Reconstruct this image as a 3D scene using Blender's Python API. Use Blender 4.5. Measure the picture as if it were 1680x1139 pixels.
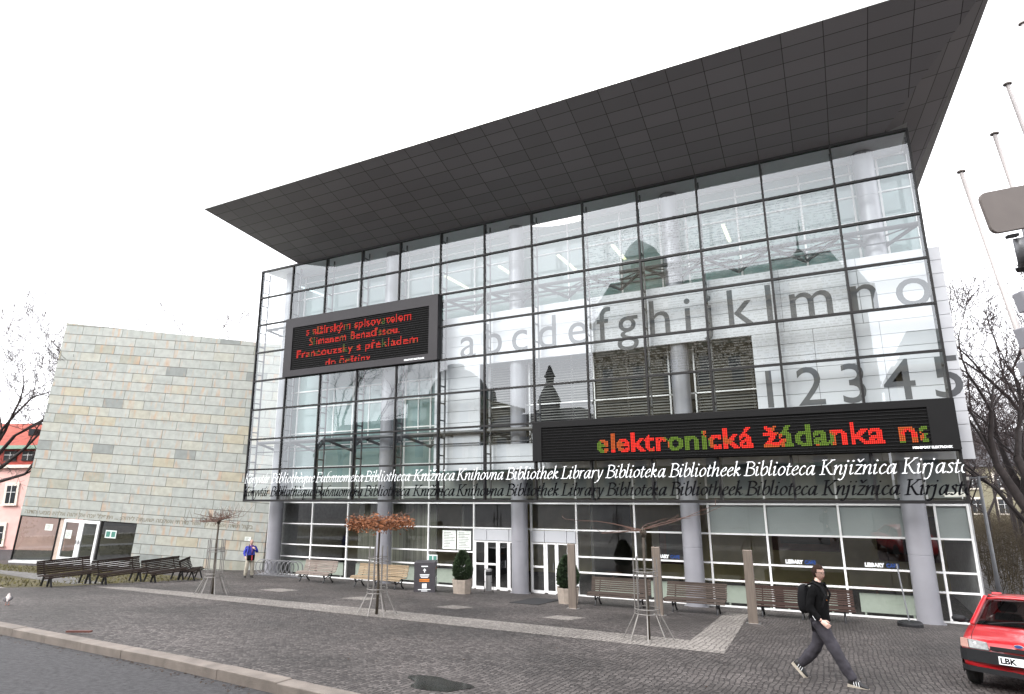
import bpy, bmesh, math, random
from mathutils import Vector, Matrix
from mathutils.bvhtree import BVHTree
R = math.radians
rnd = random.Random(7)
for o in list(bpy.data.objects): bpy.data.objects.remove(o)
scn = bpy.context.scene
col = scn.collection

# ------------------------------------------------------------------ camera
CAM = Vector((-3.7357, -23.4564, 4.4092))
YAW, PITCH, ROLL = 0.46253, 0.22151, -0.009756
fw = Vector((-math.sin(YAW)*math.cos(PITCH), math.cos(YAW)*math.cos(PITCH), math.sin(PITCH)))
rt0 = Vector((math.cos(YAW), math.sin(YAW), 0)); up0 = rt0.cross(fw)
rt = math.cos(ROLL)*rt0 + math.sin(ROLL)*up0
up = -math.sin(ROLL)*rt0 + math.cos(ROLL)*up0
cd = bpy.data.cameras.new('camera'); cam = bpy.data.objects.new('camera', cd); col.objects.link(cam)
m = Matrix((rt, up, -fw)).transposed().to_4x4(); m.translation = CAM
cam.matrix_world = m
cd.sensor_fit = 'HORIZONTAL'; cd.sensor_width = 36; cd.lens = 1012.19*36/1680
cd.clip_start = .1; cd.clip_end = 3000
scn.camera = cam

# ------------------------------------------------------------------ world, sun, exposure
SUN_EL, SUN_AZ = 40, 203     # sun behind the cloud, to the front left of the facade
w = bpy.data.worlds.new('World'); scn.world = w; w.use_nodes = True
nt = w.node_tree; nt.nodes.clear()
N = nt.nodes.new
out = N('ShaderNodeOutputWorld'); bg = N('ShaderNodeBackground'); sky = N('ShaderNodeTexSky')
sky.sky_type = 'NISHITA'; sky.sun_disc = False
sky.sun_elevation = R(SUN_EL); sky.sun_rotation = R(SUN_AZ); sky.dust_density = 6; sky.air_density = 1.0
hs = N('ShaderNodeHueSaturation'); hs.inputs['Saturation'].default_value = .05
mx = N('ShaderNodeMixRGB'); mx.inputs[0].default_value = .7          # even cloud cover over the clear sky
mx.inputs[2].default_value = (13.5, 13.6, 14.2, 1)
tc = N('ShaderNodeTexCoord'); nz = N('ShaderNodeTexNoise'); nz.inputs['Scale'].default_value = 1.6; nz.inputs['Detail'].default_value = 4
mr = N('ShaderNodeMapRange'); mr.inputs[3].default_value = .8; mr.inputs[4].default_value = 1.2
ml = N('ShaderNodeMixRGB'); ml.blend_type = 'MULTIPLY'; ml.inputs[0].default_value = 1
nt.links.new(sky.outputs[0], hs.inputs['Color']); nt.links.new(hs.outputs[0], mx.inputs[1])
nt.links.new(tc.outputs['Generated'], nz.inputs['Vector']); nt.links.new(nz.outputs[0], mr.inputs[0])
nt.links.new(mx.outputs[0], ml.inputs[1]); nt.links.new(mr.outputs[0], ml.inputs[2])
nt.links.new(ml.outputs[0], bg.inputs[0]); nt.links.new(bg.outputs[0], out.inputs[0])
bg.inputs[1].default_value = .12
sd = bpy.data.lights.new('sun', 'SUN'); sd.energy = 1.5; sd.angle = R(32); sd.color = (1, .97, .93)
sun = bpy.data.objects.new('sun', sd); col.objects.link(sun)
a = R(SUN_AZ); el = R(SUN_EL)
sdir = Vector((math.sin(a)*math.cos(el), math.cos(a)*math.cos(el), math.sin(el)))
sun.rotation_euler = (-sdir).to_track_quat('-Z', 'Y').to_euler()
scn.view_settings.view_transform = 'Standard'; scn.view_settings.look = 'None'
scn.view_settings.gamma = 1; scn.view_settings.exposure = 1.22
scn.cycles.transparent_max_bounces = 24; scn.cycles.max_bounces = 8
scn.cycles.caustics_reflective = False; scn.cycles.caustics_refractive = False

# ------------------------------------------------------------------ helpers
def S(r, g, b):
    f = lambda c: (c/255/12.92) if c/255 <= .04045 else ((c/255+.055)/1.055)**2.4
    return (f(r), f(g), f(b), 1)
MATS = {}
class NT:
    def __init__(s, name):
        s.m = bpy.data.materials.new(name); s.m.use_nodes = True; s.t = s.m.node_tree
        s.p = s.t.nodes['Principled BSDF']; s.o = s.t.nodes['Material Output']
    def n(s, t, **kw):
        x = s.t.nodes.new(t)
        for k, v in kw.items():
            if hasattr(x, k): setattr(x, k, v)
            else: x.inputs[k].default_value = v
        return x
    def l(s, a, b): s.t.links.new(a, b)
def mat(name, c, rough=.6, metal=0, var=.15, scale=6, bump=0, bscale=40, spec=.5, coat=0, stretch=None):
    if name in MATS: return MATS[name]
    t = NT(name); p = t.p
    p.inputs['Roughness'].default_value = rough; p.inputs['Metallic'].default_value = metal
    p.inputs['Specular IOR Level'].default_value = spec
    if coat: p.inputs['Coat Weight'].default_value = coat; p.inputs['Coat Roughness'].default_value = .05
    co = t.n('ShaderNodeTexCoord'); vec = co.outputs['Object']
    if stretch:
        mp = t.n('ShaderNodeMapping'); mp.inputs['Scale'].default_value = stretch; t.l(vec, mp.inputs[0]); vec = mp.outputs[0]
    nz = t.n('ShaderNodeTexNoise'); nz.inputs['Scale'].default_value = scale; nz.inputs['Detail'].default_value = 5; t.l(vec, nz.inputs['Vector'])
    mr = t.n('ShaderNodeMapRange'); mr.inputs[1].default_value = .3; mr.inputs[2].default_value = .7
    mr.inputs[3].default_value = 1-var; mr.inputs[4].default_value = 1+var; t.l(nz.outputs[0], mr.inputs[0])
    mm = t.n('ShaderNodeMixRGB'); mm.blend_type = 'MULTIPLY'; mm.inputs[0].default_value = 1
    mm.inputs[1].default_value = c; t.l(mr.outputs[0], mm.inputs[2]); t.l(mm.outputs[0], p.inputs['Base Color'])
    if bump:
        n2 = t.n('ShaderNodeTexNoise'); n2.inputs['Scale'].default_value = bscale; n2.inputs['Detail'].default_value = 4; t.l(vec, n2.inputs['Vector'])
        b = t.n('ShaderNodeBump'); b.inputs['Strength'].default_value = bump; b.inputs['Distance'].default_value = .02
        t.l(n2.outputs[0], b.inputs['Height']); t.l(b.outputs[0], p.inputs['Normal'])
    MATS[name] = t.m; return t.m
def emit(name, c, s):
    t = NT(name); p = t.p; p.inputs['Base Color'].default_value = (.02,.02,.02,1); p.inputs['Specular IOR Level'].default_value = .0
    p.inputs['Emission Color'].default_value = c; p.inputs['Emission Strength'].default_value = s
    return t.m
def glass(name, tint, refl, rough=0.0, frit=False, wave=0.0, lit_tone=None, fa=.4):
    """thin architectural glass: clear tint plus a mirror layer growing with the angle"""
    t = NT(name); t.t.nodes.remove(t.p)
    tr = t.n('ShaderNodeBsdfTransparent'); tr.inputs[0].default_value = tint
    gl = t.n('ShaderNodeBsdfGlossy'); gl.inputs['Roughness'].default_value = rough; gl.inputs[0].default_value = (.94, .97, 1, 1)
    fr = t.n('ShaderNodeLayerWeight'); fr.inputs[0].default_value = .5      # Schlick: the same from both faces
    pw_ = t.n('ShaderNodeMath', operation='POWER'); pw_.inputs[1].default_value = 4.0; t.l(fr.outputs['Facing'], pw_.inputs[0])
    ma = t.n('ShaderNodeMath', operation='MULTIPLY_ADD', use_clamp=True); ma.inputs[1].default_value = .85; ma.inputs[2].default_value = .065+refl
    t.l(pw_.outputs[0], ma.inputs[0])
    if wave:
        co = t.n('ShaderNodeTexCoord'); nz = t.n('ShaderNodeTexNoise'); nz.inputs['Scale'].default_value = .7; nz.inputs['Detail'].default_value = 1
        t.l(co.outputs['Object'], nz.inputs['Vector'])
        b = t.n('ShaderNodeBump'); b.inputs['Strength'].default_value = wave; b.inputs['Distance'].default_value = .05
        t.l(nz.outputs[0], b.inputs['Height']); t.l(b.outputs[0], gl.inputs['Normal'])
    mxs = t.n('ShaderNodeMixShader'); t.l(ma.outputs[0], mxs.inputs[0]); t.l(tr.outputs[0], mxs.inputs[1]); t.l(gl.outputs[0], mxs.inputs[2])
    res = mxs.outputs[0]
    if frit:   # rows of tiny printed script: short white dashes of uneven length along each line
        co = t.n('ShaderNodeTexCoord'); sx = t.n('ShaderNodeSeparateXYZ'); t.l(co.outputs['Object'], sx.inputs[0])
        def M(op, a, b=None):
            q = t.n('ShaderNodeMath', operation=op)
            for i, v in enumerate((a, b)):
                if v is None: continue
                if isinstance(v, (int, float)): q.inputs[i].default_value = v
                else: t.l(v, q.inputs[i])
            return q.outputs[0]
        z = M('DIVIDE', sx.outputs[2], .098); row = M('FLOOR', z); fz = M('FRACT', z)
        cb = t.n('ShaderNodeCombineXYZ'); t.l(M('MULTIPLY', sx.outputs[0], 7.0), cb.inputs[0]); t.l(M('MULTIPLY', row, 7.31), cb.inputs[1])
        n1 = t.n('ShaderNodeTexNoise'); n1.inputs['Scale'].default_value = .8; n1.inputs['Detail'].default_value = 3; t.l(cb.outputs[0], n1.inputs['Vector'])
        cb2 = t.n('ShaderNodeCombineXYZ'); t.l(M('MULTIPLY', sx.outputs[0], 95.0), cb2.inputs[0]); t.l(M('MULTIPLY', z, 3.2), cb2.inputs[1])
        n2 = t.n('ShaderNodeTexNoise'); n2.inputs['Scale'].default_value = 1.0; n2.inputs['Detail'].default_value = 1; t.l(cb2.outputs[0], n2.inputs['Vector'])
        mk = M('MULTIPLY', M('GREATER_THAN', n1.outputs[0], .47), M('MULTIPLY', M('GREATER_THAN', fz, .42), M('GREATER_THAN', n2.outputs[0], .43)))
        df = t.n('ShaderNodeBsdfDiffuse'); df.inputs[0].default_value = (.22, .22, .21, 1)
        m2 = t.n('ShaderNodeMixShader'); t.l(M('MULTIPLY', mk, .26), m2.inputs[0]); t.l(res, m2.inputs[1]); t.l(df.outputs[0], m2.inputs[2]); res = m2.outputs[0]
    if lit_tone:   # diffuse colour in the pane stands in for the lit room behind
        df = t.n('ShaderNodeBsdfDiffuse'); df.inputs[0].default_value = lit_tone
        m2 = t.n('ShaderNodeMixShader'); m2.inputs[0].default_value = fa; t.l(res, m2.inputs[1]); t.l(df.outputs[0], m2.inputs[2]); res = m2.outputs[0]
    t.l(res, t.o.inputs[0]); return t.m

class MB:
    def __init__(s): s.v = []; s.f = []; s.mi = []; s.k = 0; s.uv = None
    def add(s, vs, fs):
        b = len(s.v); s.v += [tuple(v) for v in vs]; s.f += [tuple(b+i for i in f) for f in fs]; s.mi += [s.k]*len(fs); return s
    def box(s, x0, x1, y0, y1, z0, z1):
        return s.add([(x0,y0,z0),(x1,y0,z0),(x1,y1,z0),(x0,y1,z0),(x0,y0,z1),(x1,y0,z1),(x1,y1,z1),(x0,y1,z1)],
                     [(0,3,2,1),(4,5,6,7),(0,1,5,4),(1,2,6,5),(2,3,7,6),(3,0,4,7)])
    def hexa(s, p):   # 8 points: bottom 4 ccw, top 4 ccw
        return s.add(p, [(0,3,2,1),(4,5,6,7),(0,1,5,4),(1,2,6,5),(2,3,7,6),(3,0,4,7)])
    def bar(s, p, q, wd, th, upv=(0,0,1)):
        p = Vector(p); q = Vector(q); d = (q-p).normalized(); u = Vector(upv)
        if abs(d.dot(u)) > .98: u = Vector((0,1,0)) if abs(d.y) < .9 else Vector((1,0,0))
        a = d.cross(u).normalized()*wd/2; b = a.cross(d).normalized()*th/2
        return s.hexa([p-a-b, p+a-b, q+a-b, q-a-b, p-a+b, p+a+b, q+a+b, q-a+b])
    def tube(s, pts, rad, n=8, cap=True):
        pts = [Vector(p) for p in pts]
        if not hasattr(rad, '__len__'): rad = [rad]*len(pts)
        b0 = len(s.v); ref = None; vs = []; fs = []
        for i, p in enumerate(pts):
            d = (pts[min(i+1, len(pts)-1)]-pts[max(i-1, 0)]); d = d.normalized() if d.length > 1e-9 else Vector((0,0,1))
            if ref is None:
                ref = Vector((1,0,0)) if abs(d.x) < .8 else Vector((0,1,0))
            a = (ref-d*ref.dot(d)).normalized(); ref = a; b = d.cross(a)
            for k in range(n):
                t = 2*math.pi*k/n; vs.append(p+(a*math.cos(t)+b*math.sin(t))*rad[i])
        for i in range(len(pts)-1):
            for k in range(n):
                fs.append((i*n+k, i*n+(k+1)%n, (i+1)*n+(k+1)%n, (i+1)*n+k))
        if cap:
            fs.append(tuple(range(n))[::-1]); fs.append(tuple((len(pts)-1)*n+k for k in range(n)))
        return s.add(vs, fs)
    def lathe(s, prof, n=20, c=(0,0,0), cap=True):
        vs = []; fs = []
        for r, z in prof:
            for k in range(n):
                t = 2*math.pi*k/n; vs.append((c[0]+r*math.cos(t), c[1]+r*math.sin(t), c[2]+z))
        for i in range(len(prof)-1):
            for k in range(n): fs.append((i*n+k, i*n+(k+1)%n, (i+1)*n+(k+1)%n, (i+1)*n+k))
        if cap:
            fs.append(tuple(range(n))[::-1]); fs.append(tuple((len(prof)-1)*n+k for k in range(n)))
        return s.add(vs, fs)
    def ring(s, c, r, rt_, n=16, m_=5, ax=(0,0,1)):
        ax = Vector(ax).normalized(); a = ax.orthogonal().normalized(); b = ax.cross(a); c = Vector(c)
        pts = [c+(a*math.cos(2*math.pi*k/n)+b*math.sin(2*math.pi*k/n))*r for k in range(n+1)]
        return s.tube(pts, rt_, m_, cap=False)
    def prism(s, poly, f, d0, d1):
        """2-D outline -> solid; f(x, y, d) gives the 3-D point"""
        n = len(poly); vs = [f(x, y, d0) for x, y in poly]+[f(x, y, d1) for x, y in poly]
        return s.add(vs, [tuple(range(n)), tuple(range(n, 2*n))[::-1]]+[(i, i+n, (i+1)%n+n, (i+1)%n) for i in range(n)])
    def build(s, name, mats, parent=None, smooth=False, bevel=0, loc=None, sub=0, split=0):
        me = bpy.data.meshes.new(name); me.from_pydata(s.v, [], s.f)
        if not isinstance(mats, (list, tuple)): mats = [mats]
        for q in mats: me.materials.append(q)
        if len(mats) > 1: me.polygons.foreach_set('material_index', s.mi)
        if len(s.f) > 2:
            bm = bmesh.new(); bm.from_mesh(me); bmesh.ops.recalc_face_normals(bm, faces=bm.faces); bm.to_mesh(me); bm.free()
        if smooth: me.polygons.foreach_set('use_smooth', [True]*len(me.polygons))
        o = bpy.data.objects.new(name, me); col.objects.link(o)
        if parent: o.parent = parent
        if loc: o.location = loc
        if bevel:
            b = o.modifiers.new('bevel', 'BEVEL'); b.width = bevel; b.segments = 2; b.limit_method = 'ANGLE'
        if split:
            b = o.modifiers.new('split', 'EDGE_SPLIT'); b.split_angle = R(split)
        if sub:
            b = o.modifiers.new('sub', 'SUBSURF'); b.levels = sub; b.render_levels = sub
        return o
def tag(o, label, cat, group=None, kind=None):
    o['label'] = label; o['category'] = cat
    if group: o['group'] = group
    if kind: o['kind'] = kind
    return o
def thing(name, label, cat, loc=(0,0,0), rz=0, group=None):
    o = bpy.data.objects.new(name, None); col.objects.link(o); o.location = loc; o.rotation_euler = (0, 0, rz)
    return tag(o, label, cat, group)
def struct(name, mb, mt, kind='structure', smooth=False):
    o = mb.build(name, mt, smooth=smooth); o['kind'] = kind; return o
KIDS = lambda o: [c for c in bpy.data.objects if c.parent == o]
def dup(o, loc=None, rz=None, label=None, parent=None):
    c = o.copy(); col.objects.link(c); c.parent = parent
    if loc is not None: c.location = loc
    if rz is not None: c.rotation_euler = (0, 0, rz)
    if label: c['label'] = label
    for ch in KIDS(o): dup(ch, parent=c)
    return c
def gz(y): return .1*(1.5-y) if y < 1.5 else 0.0      # the square rises gently away from the library
_dg = None
def text2d(body, size=1, offset=0, space=1, font=None):
    cu = bpy.data.curves.new('t', 'FONT'); cu.body = body; cu.size = size; cu.offset = offset; cu.space_character = space; cu.resolution_u = 4
    o = bpy.data.objects.new('t', cu); col.objects.link(o)
    dg = bpy.context.evaluated_depsgraph_get(); me = bpy.data.meshes.new_from_object(o.evaluated_get(dg))
    vs = [tuple(v.co) for v in me.vertices]; fs = [tuple(p.vertices) for p in me.polygons]
    bpy.data.objects.remove(o); bpy.data.curves.remove(cu); bpy.data.meshes.remove(me)
    return vs, fs
def text_into(mb, body, o, xd, yd, size, x_fit=None, offset=0, space=1, center=False):
    """lay a line of text on a plane: o = left end of the base line, xd/yd = unit vectors; x_fit = total width"""
    vs, fs = text2d(body, 1, offset/size if size else 0, space)
    if not vs: return
    x0 = min(v[0] for v in vs); x1 = max(v[0] for v in vs)
    sx = (x_fit/(x1-x0)) if x_fit else size
    o = Vector(o); xd = Vector(xd); yd = Vector(yd)
    sh = -(x1-x0)*sx/2 if center else 0
    mb.add([o+xd*((v[0]-x0)*sx+sh)+yd*v[1]*size for v in vs], fs)

# ------------------------------------------------------------------ italic book hand for the frieze on the glass (broad-nib strokes)
ARCH = [(.1,.1),(.16,.5),(.36,.9),(.53,1.0),(.62,.8),(.57,.2),(.64,0),(.8,.14)]
STEM = [(.0,.86),(.13,1.0)]
A1 = [(.62,.88),(.42,1.0),(.14,.72),(.06,.28),(.2,.0),(.42,.2),(.64,.9)]; A2 = [(.67,1.0),(.6,.2),(.68,.0),(.84,.15)]
O1 = [(.36,1.0),(.1,.7),(.07,.25),(.3,0),(.58,.3),(.62,.75),(.36,1.0)]
E1 = [(.1,.47),(.42,.6),(.54,.84),(.38,1.0),(.1,.62),(.09,.22),(.3,0),(.6,.24)]
CAPS = [('L',[(.2,1.58),(.2,.02)]),('L',[(.03,1.57),(.42,1.57)]),('L',[(.0,.02),(.42,.02)])]
I1 = [(0,.86),(.13,1.0),(.09,.2),(.18,0),(.36,.16)]
U1 = [(0,.86),(.13,1.0),(.09,.25),(.24,0),(.52,.45),(.64,1.0)]; U2 = [(.65,1.0),(.59,.2),(.68,0),(.84,.16)]
K1 = [(.12,.45),(.42,.95),(.5,.76),(.18,.5),(.4,.3),(.54,.03),(.72,.14)]
BOWL = [(.5,.9),(.9,.72),(.97,.32),(.68,.03),(.1,.02)]
DOT = ('D',)
Z1 = ('L',[(.06,.97),(.56,.97),(.05,.03),(.6,.03)])
M_ = [('L',[(.0,.86),(.13,1.0),(.09,0)]), ('L',[(.13,1),(.09,0)]), [(.1,.1),(.16,.5),(.34,.9),(.48,1.0),(.56,.8),(.51,0)], [(.53,.3),(.62,.7),(.8,.97),(.92,1.0),(1.0,.8),(.95,.2),(1.02,0),(1.18,.14)]]
GL = {
 'a':(.86,[A1,A2]), 'á':(.86,[A1,A2,('L',[(.42,1.25),(.66,1.6)])]),
 'b':(.72,[('L',[(.04,1.6),(.14,1.7),(.1,.3)]),[(.1,.35),(.2,.02),(.45,.05),(.66,.4),(.64,.85),(.45,1.0),(.14,.6)]]),
 'c':(.6,[[(.54,.86),(.36,1.0),(.1,.62),(.09,.22),(.3,0),(.58,.22)]]),
 'e':(.62,[E1]), 'è':(.62,[E1,('L',[(.16,1.6),(.4,1.25)])]),
 'h':(.84,[('L',[(.04,1.6),(.15,1.7),(.09,0)]),ARCH]),
 'i':(.4,[I1,('D',.22,1.42)]), 'j':(.4,[[(0,.86),(.13,1.0),(.05,-.1),(-.16,-.58),(-.4,-.5)],('D',.22,1.42)]),
 'k':(.74,[('L',[(.04,1.6),(.15,1.7),(.09,0)]),K1]), 'l':(.4,[('L',[(.04,1.6),(.15,1.7),(.1,.5)]),[(.1,.6),(.09,.2),(.18,0),(.36,.16)]]),
 'n':(.84,[('L',[(.0,.86),(.13,1.0),(.09,0)]),ARCH]), 'm':(1.22,M_),
 'o':(.72,[O1]), 'ö':(.72,[O1,('D',.26,1.42),('D',.58,1.42)]),
 'q':(.78,[A1,('L',[(.67,1.0),(.6,-.62)]),('L',[(.45,-.62),(.78,-.62)])]),
 'r':(.56,[('L',[(.0,.86),(.13,1.0),(.09,0)]),[(.12,.55),(.3,.94),(.52,.96)]]),
 's':(.54,[[(.5,.88),(.3,1.0),(.12,.8),(.42,.35),(.3,.02),(.03,.1)]]),
 't':(.46,[[(.2,1.3),(.12,.25),(.22,0),(.44,.16)],('L',[(.0,.96),(.44,.96)])]),
 'u':(.86,[U1,U2]), 'v':(.7,[[(0,.9),(.12,1.0),(.2,.4),(.28,.03),(.56,.5),(.6,.98)]]),
 'y':(.72,[[(0,.9),(.12,1.0),(.22,.4),(.34,.05)],[(.64,1.0),(.5,.3),(.2,-.45),(-.1,-.58)]]),
 'z':(.62,[Z1]), 'ž':(.62,[Z1,('L',[(.14,1.58),(.34,1.28),(.6,1.6)])]),
 'K':(1.15,CAPS+[('L',[(.28,.78),(.98,1.56)]),('L',[(.8,1.57),(1.15,1.57)]),[(.42,.92),(.7,.4),(.95,.05),(1.2,.03)]]),
 'B':(1.02,CAPS+[[(.1,1.57),(.55,1.58),(.86,1.3),(.72,.98),(.3,.88)],BOWL]),
 'L':(.95,CAPS+[('L',[(.1,.02),(.82,.03),(.96,.4)])]),
 'Б':(1.0,CAPS+[('L',[(.03,1.57),(.86,1.57),(.92,1.25)]),BOWL]),
 'б':(.72,[[(.68,1.66),(.26,1.5),(.08,.7),(.1,.2),(.34,0),(.6,.32),(.58,.78),(.36,.95),(.1,.6)]]),
 'л':(.86,[[(0,.06),(.12,.06),(.4,.95)],U2,('L',[(.38,.97),(.66,.97)])]),
}
for x_, y_ in zip('иотека', 'uomeka'): GL[x_] = GL[y_]
def hull(ps):
    ps = sorted(set((round(x,5), round(y,5)) for x, y in ps))
    def half(q):
        h = []
        for p in q:
            while len(h) > 1 and (h[-1][0]-h[-2][0])*(p[1]-h[-2][1])-(h[-1][1]-h[-2][1])*(p[0]-h[-2][0]) <= 0: h.pop()
            h.append(p)
        return h[:-1]
    return half(ps)+half(ps[::-1])
def crom(p, n=5):
    out_ = []
    for i in range(len(p)-1):
        a, b, c, d = p[max(i-1,0)], p[i], p[i+1], p[min(i+2,len(p)-1)]
        for k in range(n):
            t = k/n
            out_.append(tuple(.5*(2*b[j]+(c[j]-a[j])*t+(2*a[j]-5*b[j]+4*c[j]-d[j])*t*t+(3*b[j]-a[j]-3*c[j]+d[j])*t**3) for j in (0,1)))
    return out_+[p[-1]]
NB = (.054*math.cos(R(28)), .054*math.sin(R(28))); NM = (-.017*math.sin(R(28)), .017*math.cos(R(28)))
def word_polys(wd, fat=1.0):
    x = 0; polys = []
    for ch in wd:
        wdt, sts = GL[ch]
        for st in sts:
            if st[0] == 'D':
                c = (x+st[1], st[2]); polys.append([(c[0]+.1*math.cos(k*math.pi/3), c[1]+.1*math.sin(k*math.pi/3)) for k in range(6)]); continue
            pts = st[1] if st[0] == 'L' else crom(st)
            for p, q in zip(pts, pts[1:]):
                polys.append(hull([(x+r_[0]+fat*(s1*NB[0]+s2*NM[0]), r_[1]+fat*(s1*NB[1]+s2*NM[1])) for r_ in (p,q) for s1 in (-1,1) for s2 in (-1,1)]))
        x += wdt+.07
    return [[(px+.24*py, py) for px, py in pl] for pl in polys], x
# ------------------------------------------------------------------ ground materials
def cobble(name, c1, c2, joint, scale=9, rough=.62, dirt=.42):
    t = NT(name); p = t.p
    co = t.n('ShaderNodeTexCoord'); mp = t.n('ShaderNodeMapping'); mp.inputs['Scale'].default_value = (1, 1, 0); t.l(co.outputs['Object'], mp.inputs[0])
    nz = t.n('ShaderNodeTexNoise'); nz.inputs['Scale'].default_value = .5; t.l(mp.outputs[0], nz.inputs['Vector'])
    ad = t.n('ShaderNodeMixRGB', blend_type='ADD'); ad.inputs[0].default_value = .3; t.l(mp.outputs[0], ad.inputs[1]); t.l(nz.outputs['Color'], ad.inputs[2])
    v1 = t.n('ShaderNodeTexVoronoi'); v1.feature = 'F1'; v1.voronoi_dimensions = '2D'
    v2 = t.n('ShaderNodeTexVoronoi'); v2.feature = 'DISTANCE_TO_EDGE'; v2.voronoi_dimensions = '2D'
    for v in (v1, v2): v.inputs['Scale'].default_value = scale; v.inputs['Randomness'].default_value = .42; t.l(ad.outputs[0], v.inputs['Vector'])
    sh = t.n('ShaderNodeSeparateXYZ'); t.l(v1.outputs['Color'], sh.inputs[0])
    mc = t.n('ShaderNodeMixRGB'); mc.inputs[1].default_value = c1; mc.inputs[2].default_value = c2; t.l(sh.outputs[0], mc.inputs[0])
    mr = t.n('ShaderNodeMapRange'); mr.inputs[1].default_value = .03; mr.inputs[2].default_value = .14; t.l(v2.outputs[0], mr.inputs[0])
    mj = t.n('ShaderNodeMixRGB'); mj.inputs[1].default_value = joint; t.l(mr.outputs[0], mj.inputs[0]); t.l(mc.outputs[0], mj.inputs[2])
    n2 = t.n('ShaderNodeTexNoise'); n2.inputs['Scale'].default_value = .35; n2.inputs['Detail'].default_value = 6; t.l(co.outputs['Object'], n2.inputs['Vector'])
    m2 = t.n('ShaderNodeMapRange'); m2.inputs[1].default_value = .35; m2.inputs[2].default_value = .65; m2.inputs[3].default_value = 1-dirt; m2.inputs[4].default_value = 1+dirt*.6; t.l(n2.outputs[0], m2.inputs[0])
    mm = t.n('ShaderNodeMixRGB', blend_type='MULTIPLY'); mm.inputs[0].default_value = 1; t.l(mj.outputs[0], mm.inputs[1]); t.l(m2.outputs[0], mm.inputs[2])
    t.l(mm.outputs[0], p.inputs['Base Color']); p.inputs['Specular IOR Level'].default_value = .35
    r2 = t.n('ShaderNodeMapRange'); r2.inputs[3].default_value = rough-.12; r2.inputs[4].default_value = rough+.2; t.l(n2.outputs[0], r2.inputs[0]); t.l(r2.outputs[0], p.inputs['Roughness'])
    b = t.n('ShaderNodeBump'); b.inputs['Strength'].default_value = .7; b.inputs['Distance'].default_value = .02; t.l(mr.outputs[0], b.inputs['Height']); t.l(b.outputs[0], p.inputs['Normal'])
    return t.m
COBD = cobble('dark_setts', (.05,.043,.041,1), (.135,.12,.113,1), (.014,.012,.012,1), 11.5)
COBL = cobble('pale_setts', (.2,.183,.168,1), (.31,.285,.26,1), (.075,.068,.062,1), 8.5, dirt=.2)
COBP = cobble('path_setts', (.13,.125,.12,1), (.21,.2,.19,1), (.06,.06,.06,1), 7, dirt=.3)
ASPH = mat('asphalt', (.058,.0565,.059,1), .7, 0, .35, 14, .8, 90, spec=.25)
KERB = mat('kerb_granite', (.17,.145,.125,1), .75, 0, .25, 3, .4, 60)
SOIL = mat('far_ground', (.13,.12,.10,1), .9, 0, .3, .4)
GRND = mat('lawn_soil', (.06,.05,.02,1), .95, 0, .35, 1.2, .5, 60)
# ------------------------------------------------------------------ the ground
mb = MB()
mb.add([(-1500,-1500,-.9),(1500,-1500,-.9),(1500,1500,-.9),(-1500,1500,-.9)], [(0,1,2,3)]); struct('ground', mb, SOIL)
KL = [(-90,-14.9),(-45,-15.3),(-30,-15.55),(-19.6,-15.9),(-13.5,-16.12),(-9.4,-16.5),(-6.5,-17.1),(-3.5,-18.2),(0,-20),(6,-24),(14,-30)]
mb = MB()
vs = []
for x, y in KL: vs += [(x, y, gz(y)), (x, 1.5, 0), (x, 60, 0)]
mb.add(vs, [f for i in range(len(KL)-1) for f in ((3*i,3*i+3,3*i+4,3*i+1), (3*i+1,3*i+4,3*i+5,3*i+2))])
b = len(KL)
mb.add([(14,-30,gz(-30)),(90,-30,gz(-30)),(90,1.5,0),(90,60,0),(14,60,0),(14,1.5,0)], [(0,1,2,5),(5,2,3,4)])
struct('plaza', mb, COBD)
mb = MB()
for (x0,y0),(x1,y1) in zip(KL, KL[1:]):
    L = math.hypot(x1-x0, y1-y0); n = max(1, int(L/1.15)); nx, ny = (y1-y0)/L, -(x1-x0)/L
    for k in range(n):
        t0 = k/n+.0015/L*1; t1 = (k+1)/n-.0015/L*1; e = rnd.uniform(-.008,.008); zz = rnd.uniform(-.006,.012)
        P = [(x0+(x1-x0)*t, y0+(y1-y0)*t) for t in (t0,t1)]
        a_, b_ = P; wv = .26+e
        q = [(a_[0]+nx*wv, a_[1]+ny*wv),(b_[0]+nx*wv, b_[1]+ny*wv), b_, a_]
        mb.hexa([(x, y, gz(y)-.35) for x, y in q]+[(x, y, gz(y)+.012+zz-(.02 if i < 2 else 0)) for i, (x, y) in enumerate(q)])
ko = mb.build('kerb', KERB, bevel=.012); ko['kind'] = 'structure'
mb = MB()
mb.add([(-120,-13,gz(-13)-.15),(60,-13,gz(-13)-.15),(60,-24,gz(-24)-.15),(-120,-24,gz(-24)-.15),(60,-300,gz(-24)-.15),(-120,-300,gz(-24)-.15)], [(0,1,2,3),(3,2,4,5)])
struct('road', mb, ASPH)
def sheet(name, poly, mt, h=.004, kind='structure'):
    q = MB(); n = len(poly); q.add([(x, y, gz(y)+h) for x, y in poly], [tuple(range(n))]); return struct(name, q, mt, kind)
sheet('paving_strip', [(-27.0,-9.55),(-15,-9.72),(-5.95,-9.74),(-6.55,-.4),(-7.3,-.4),(-6.9,-8.2),(-15.7,-8.15),(-26.3,-8.7)], COBL, .004)
for q in ([(-23.0,-6.0),(-21.85,-6.1),(-22.0,-5.0),(-23.1,-4.9)], [(-18.8,-6.33),(-17.85,-6.3),(-17.8,-5.4),(-18.8,-5.3)], [(-15.0,-6.35),(-14.2,-6.45),(-14.1,-5.5),(-14.95,-5.4)], [(-11.35,-6.5),(-10.5,-6.65),(-10.35,-5.65),(-11.2,-5.6)]):
    sheet('paving_patch', q, COBL, .004)
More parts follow.
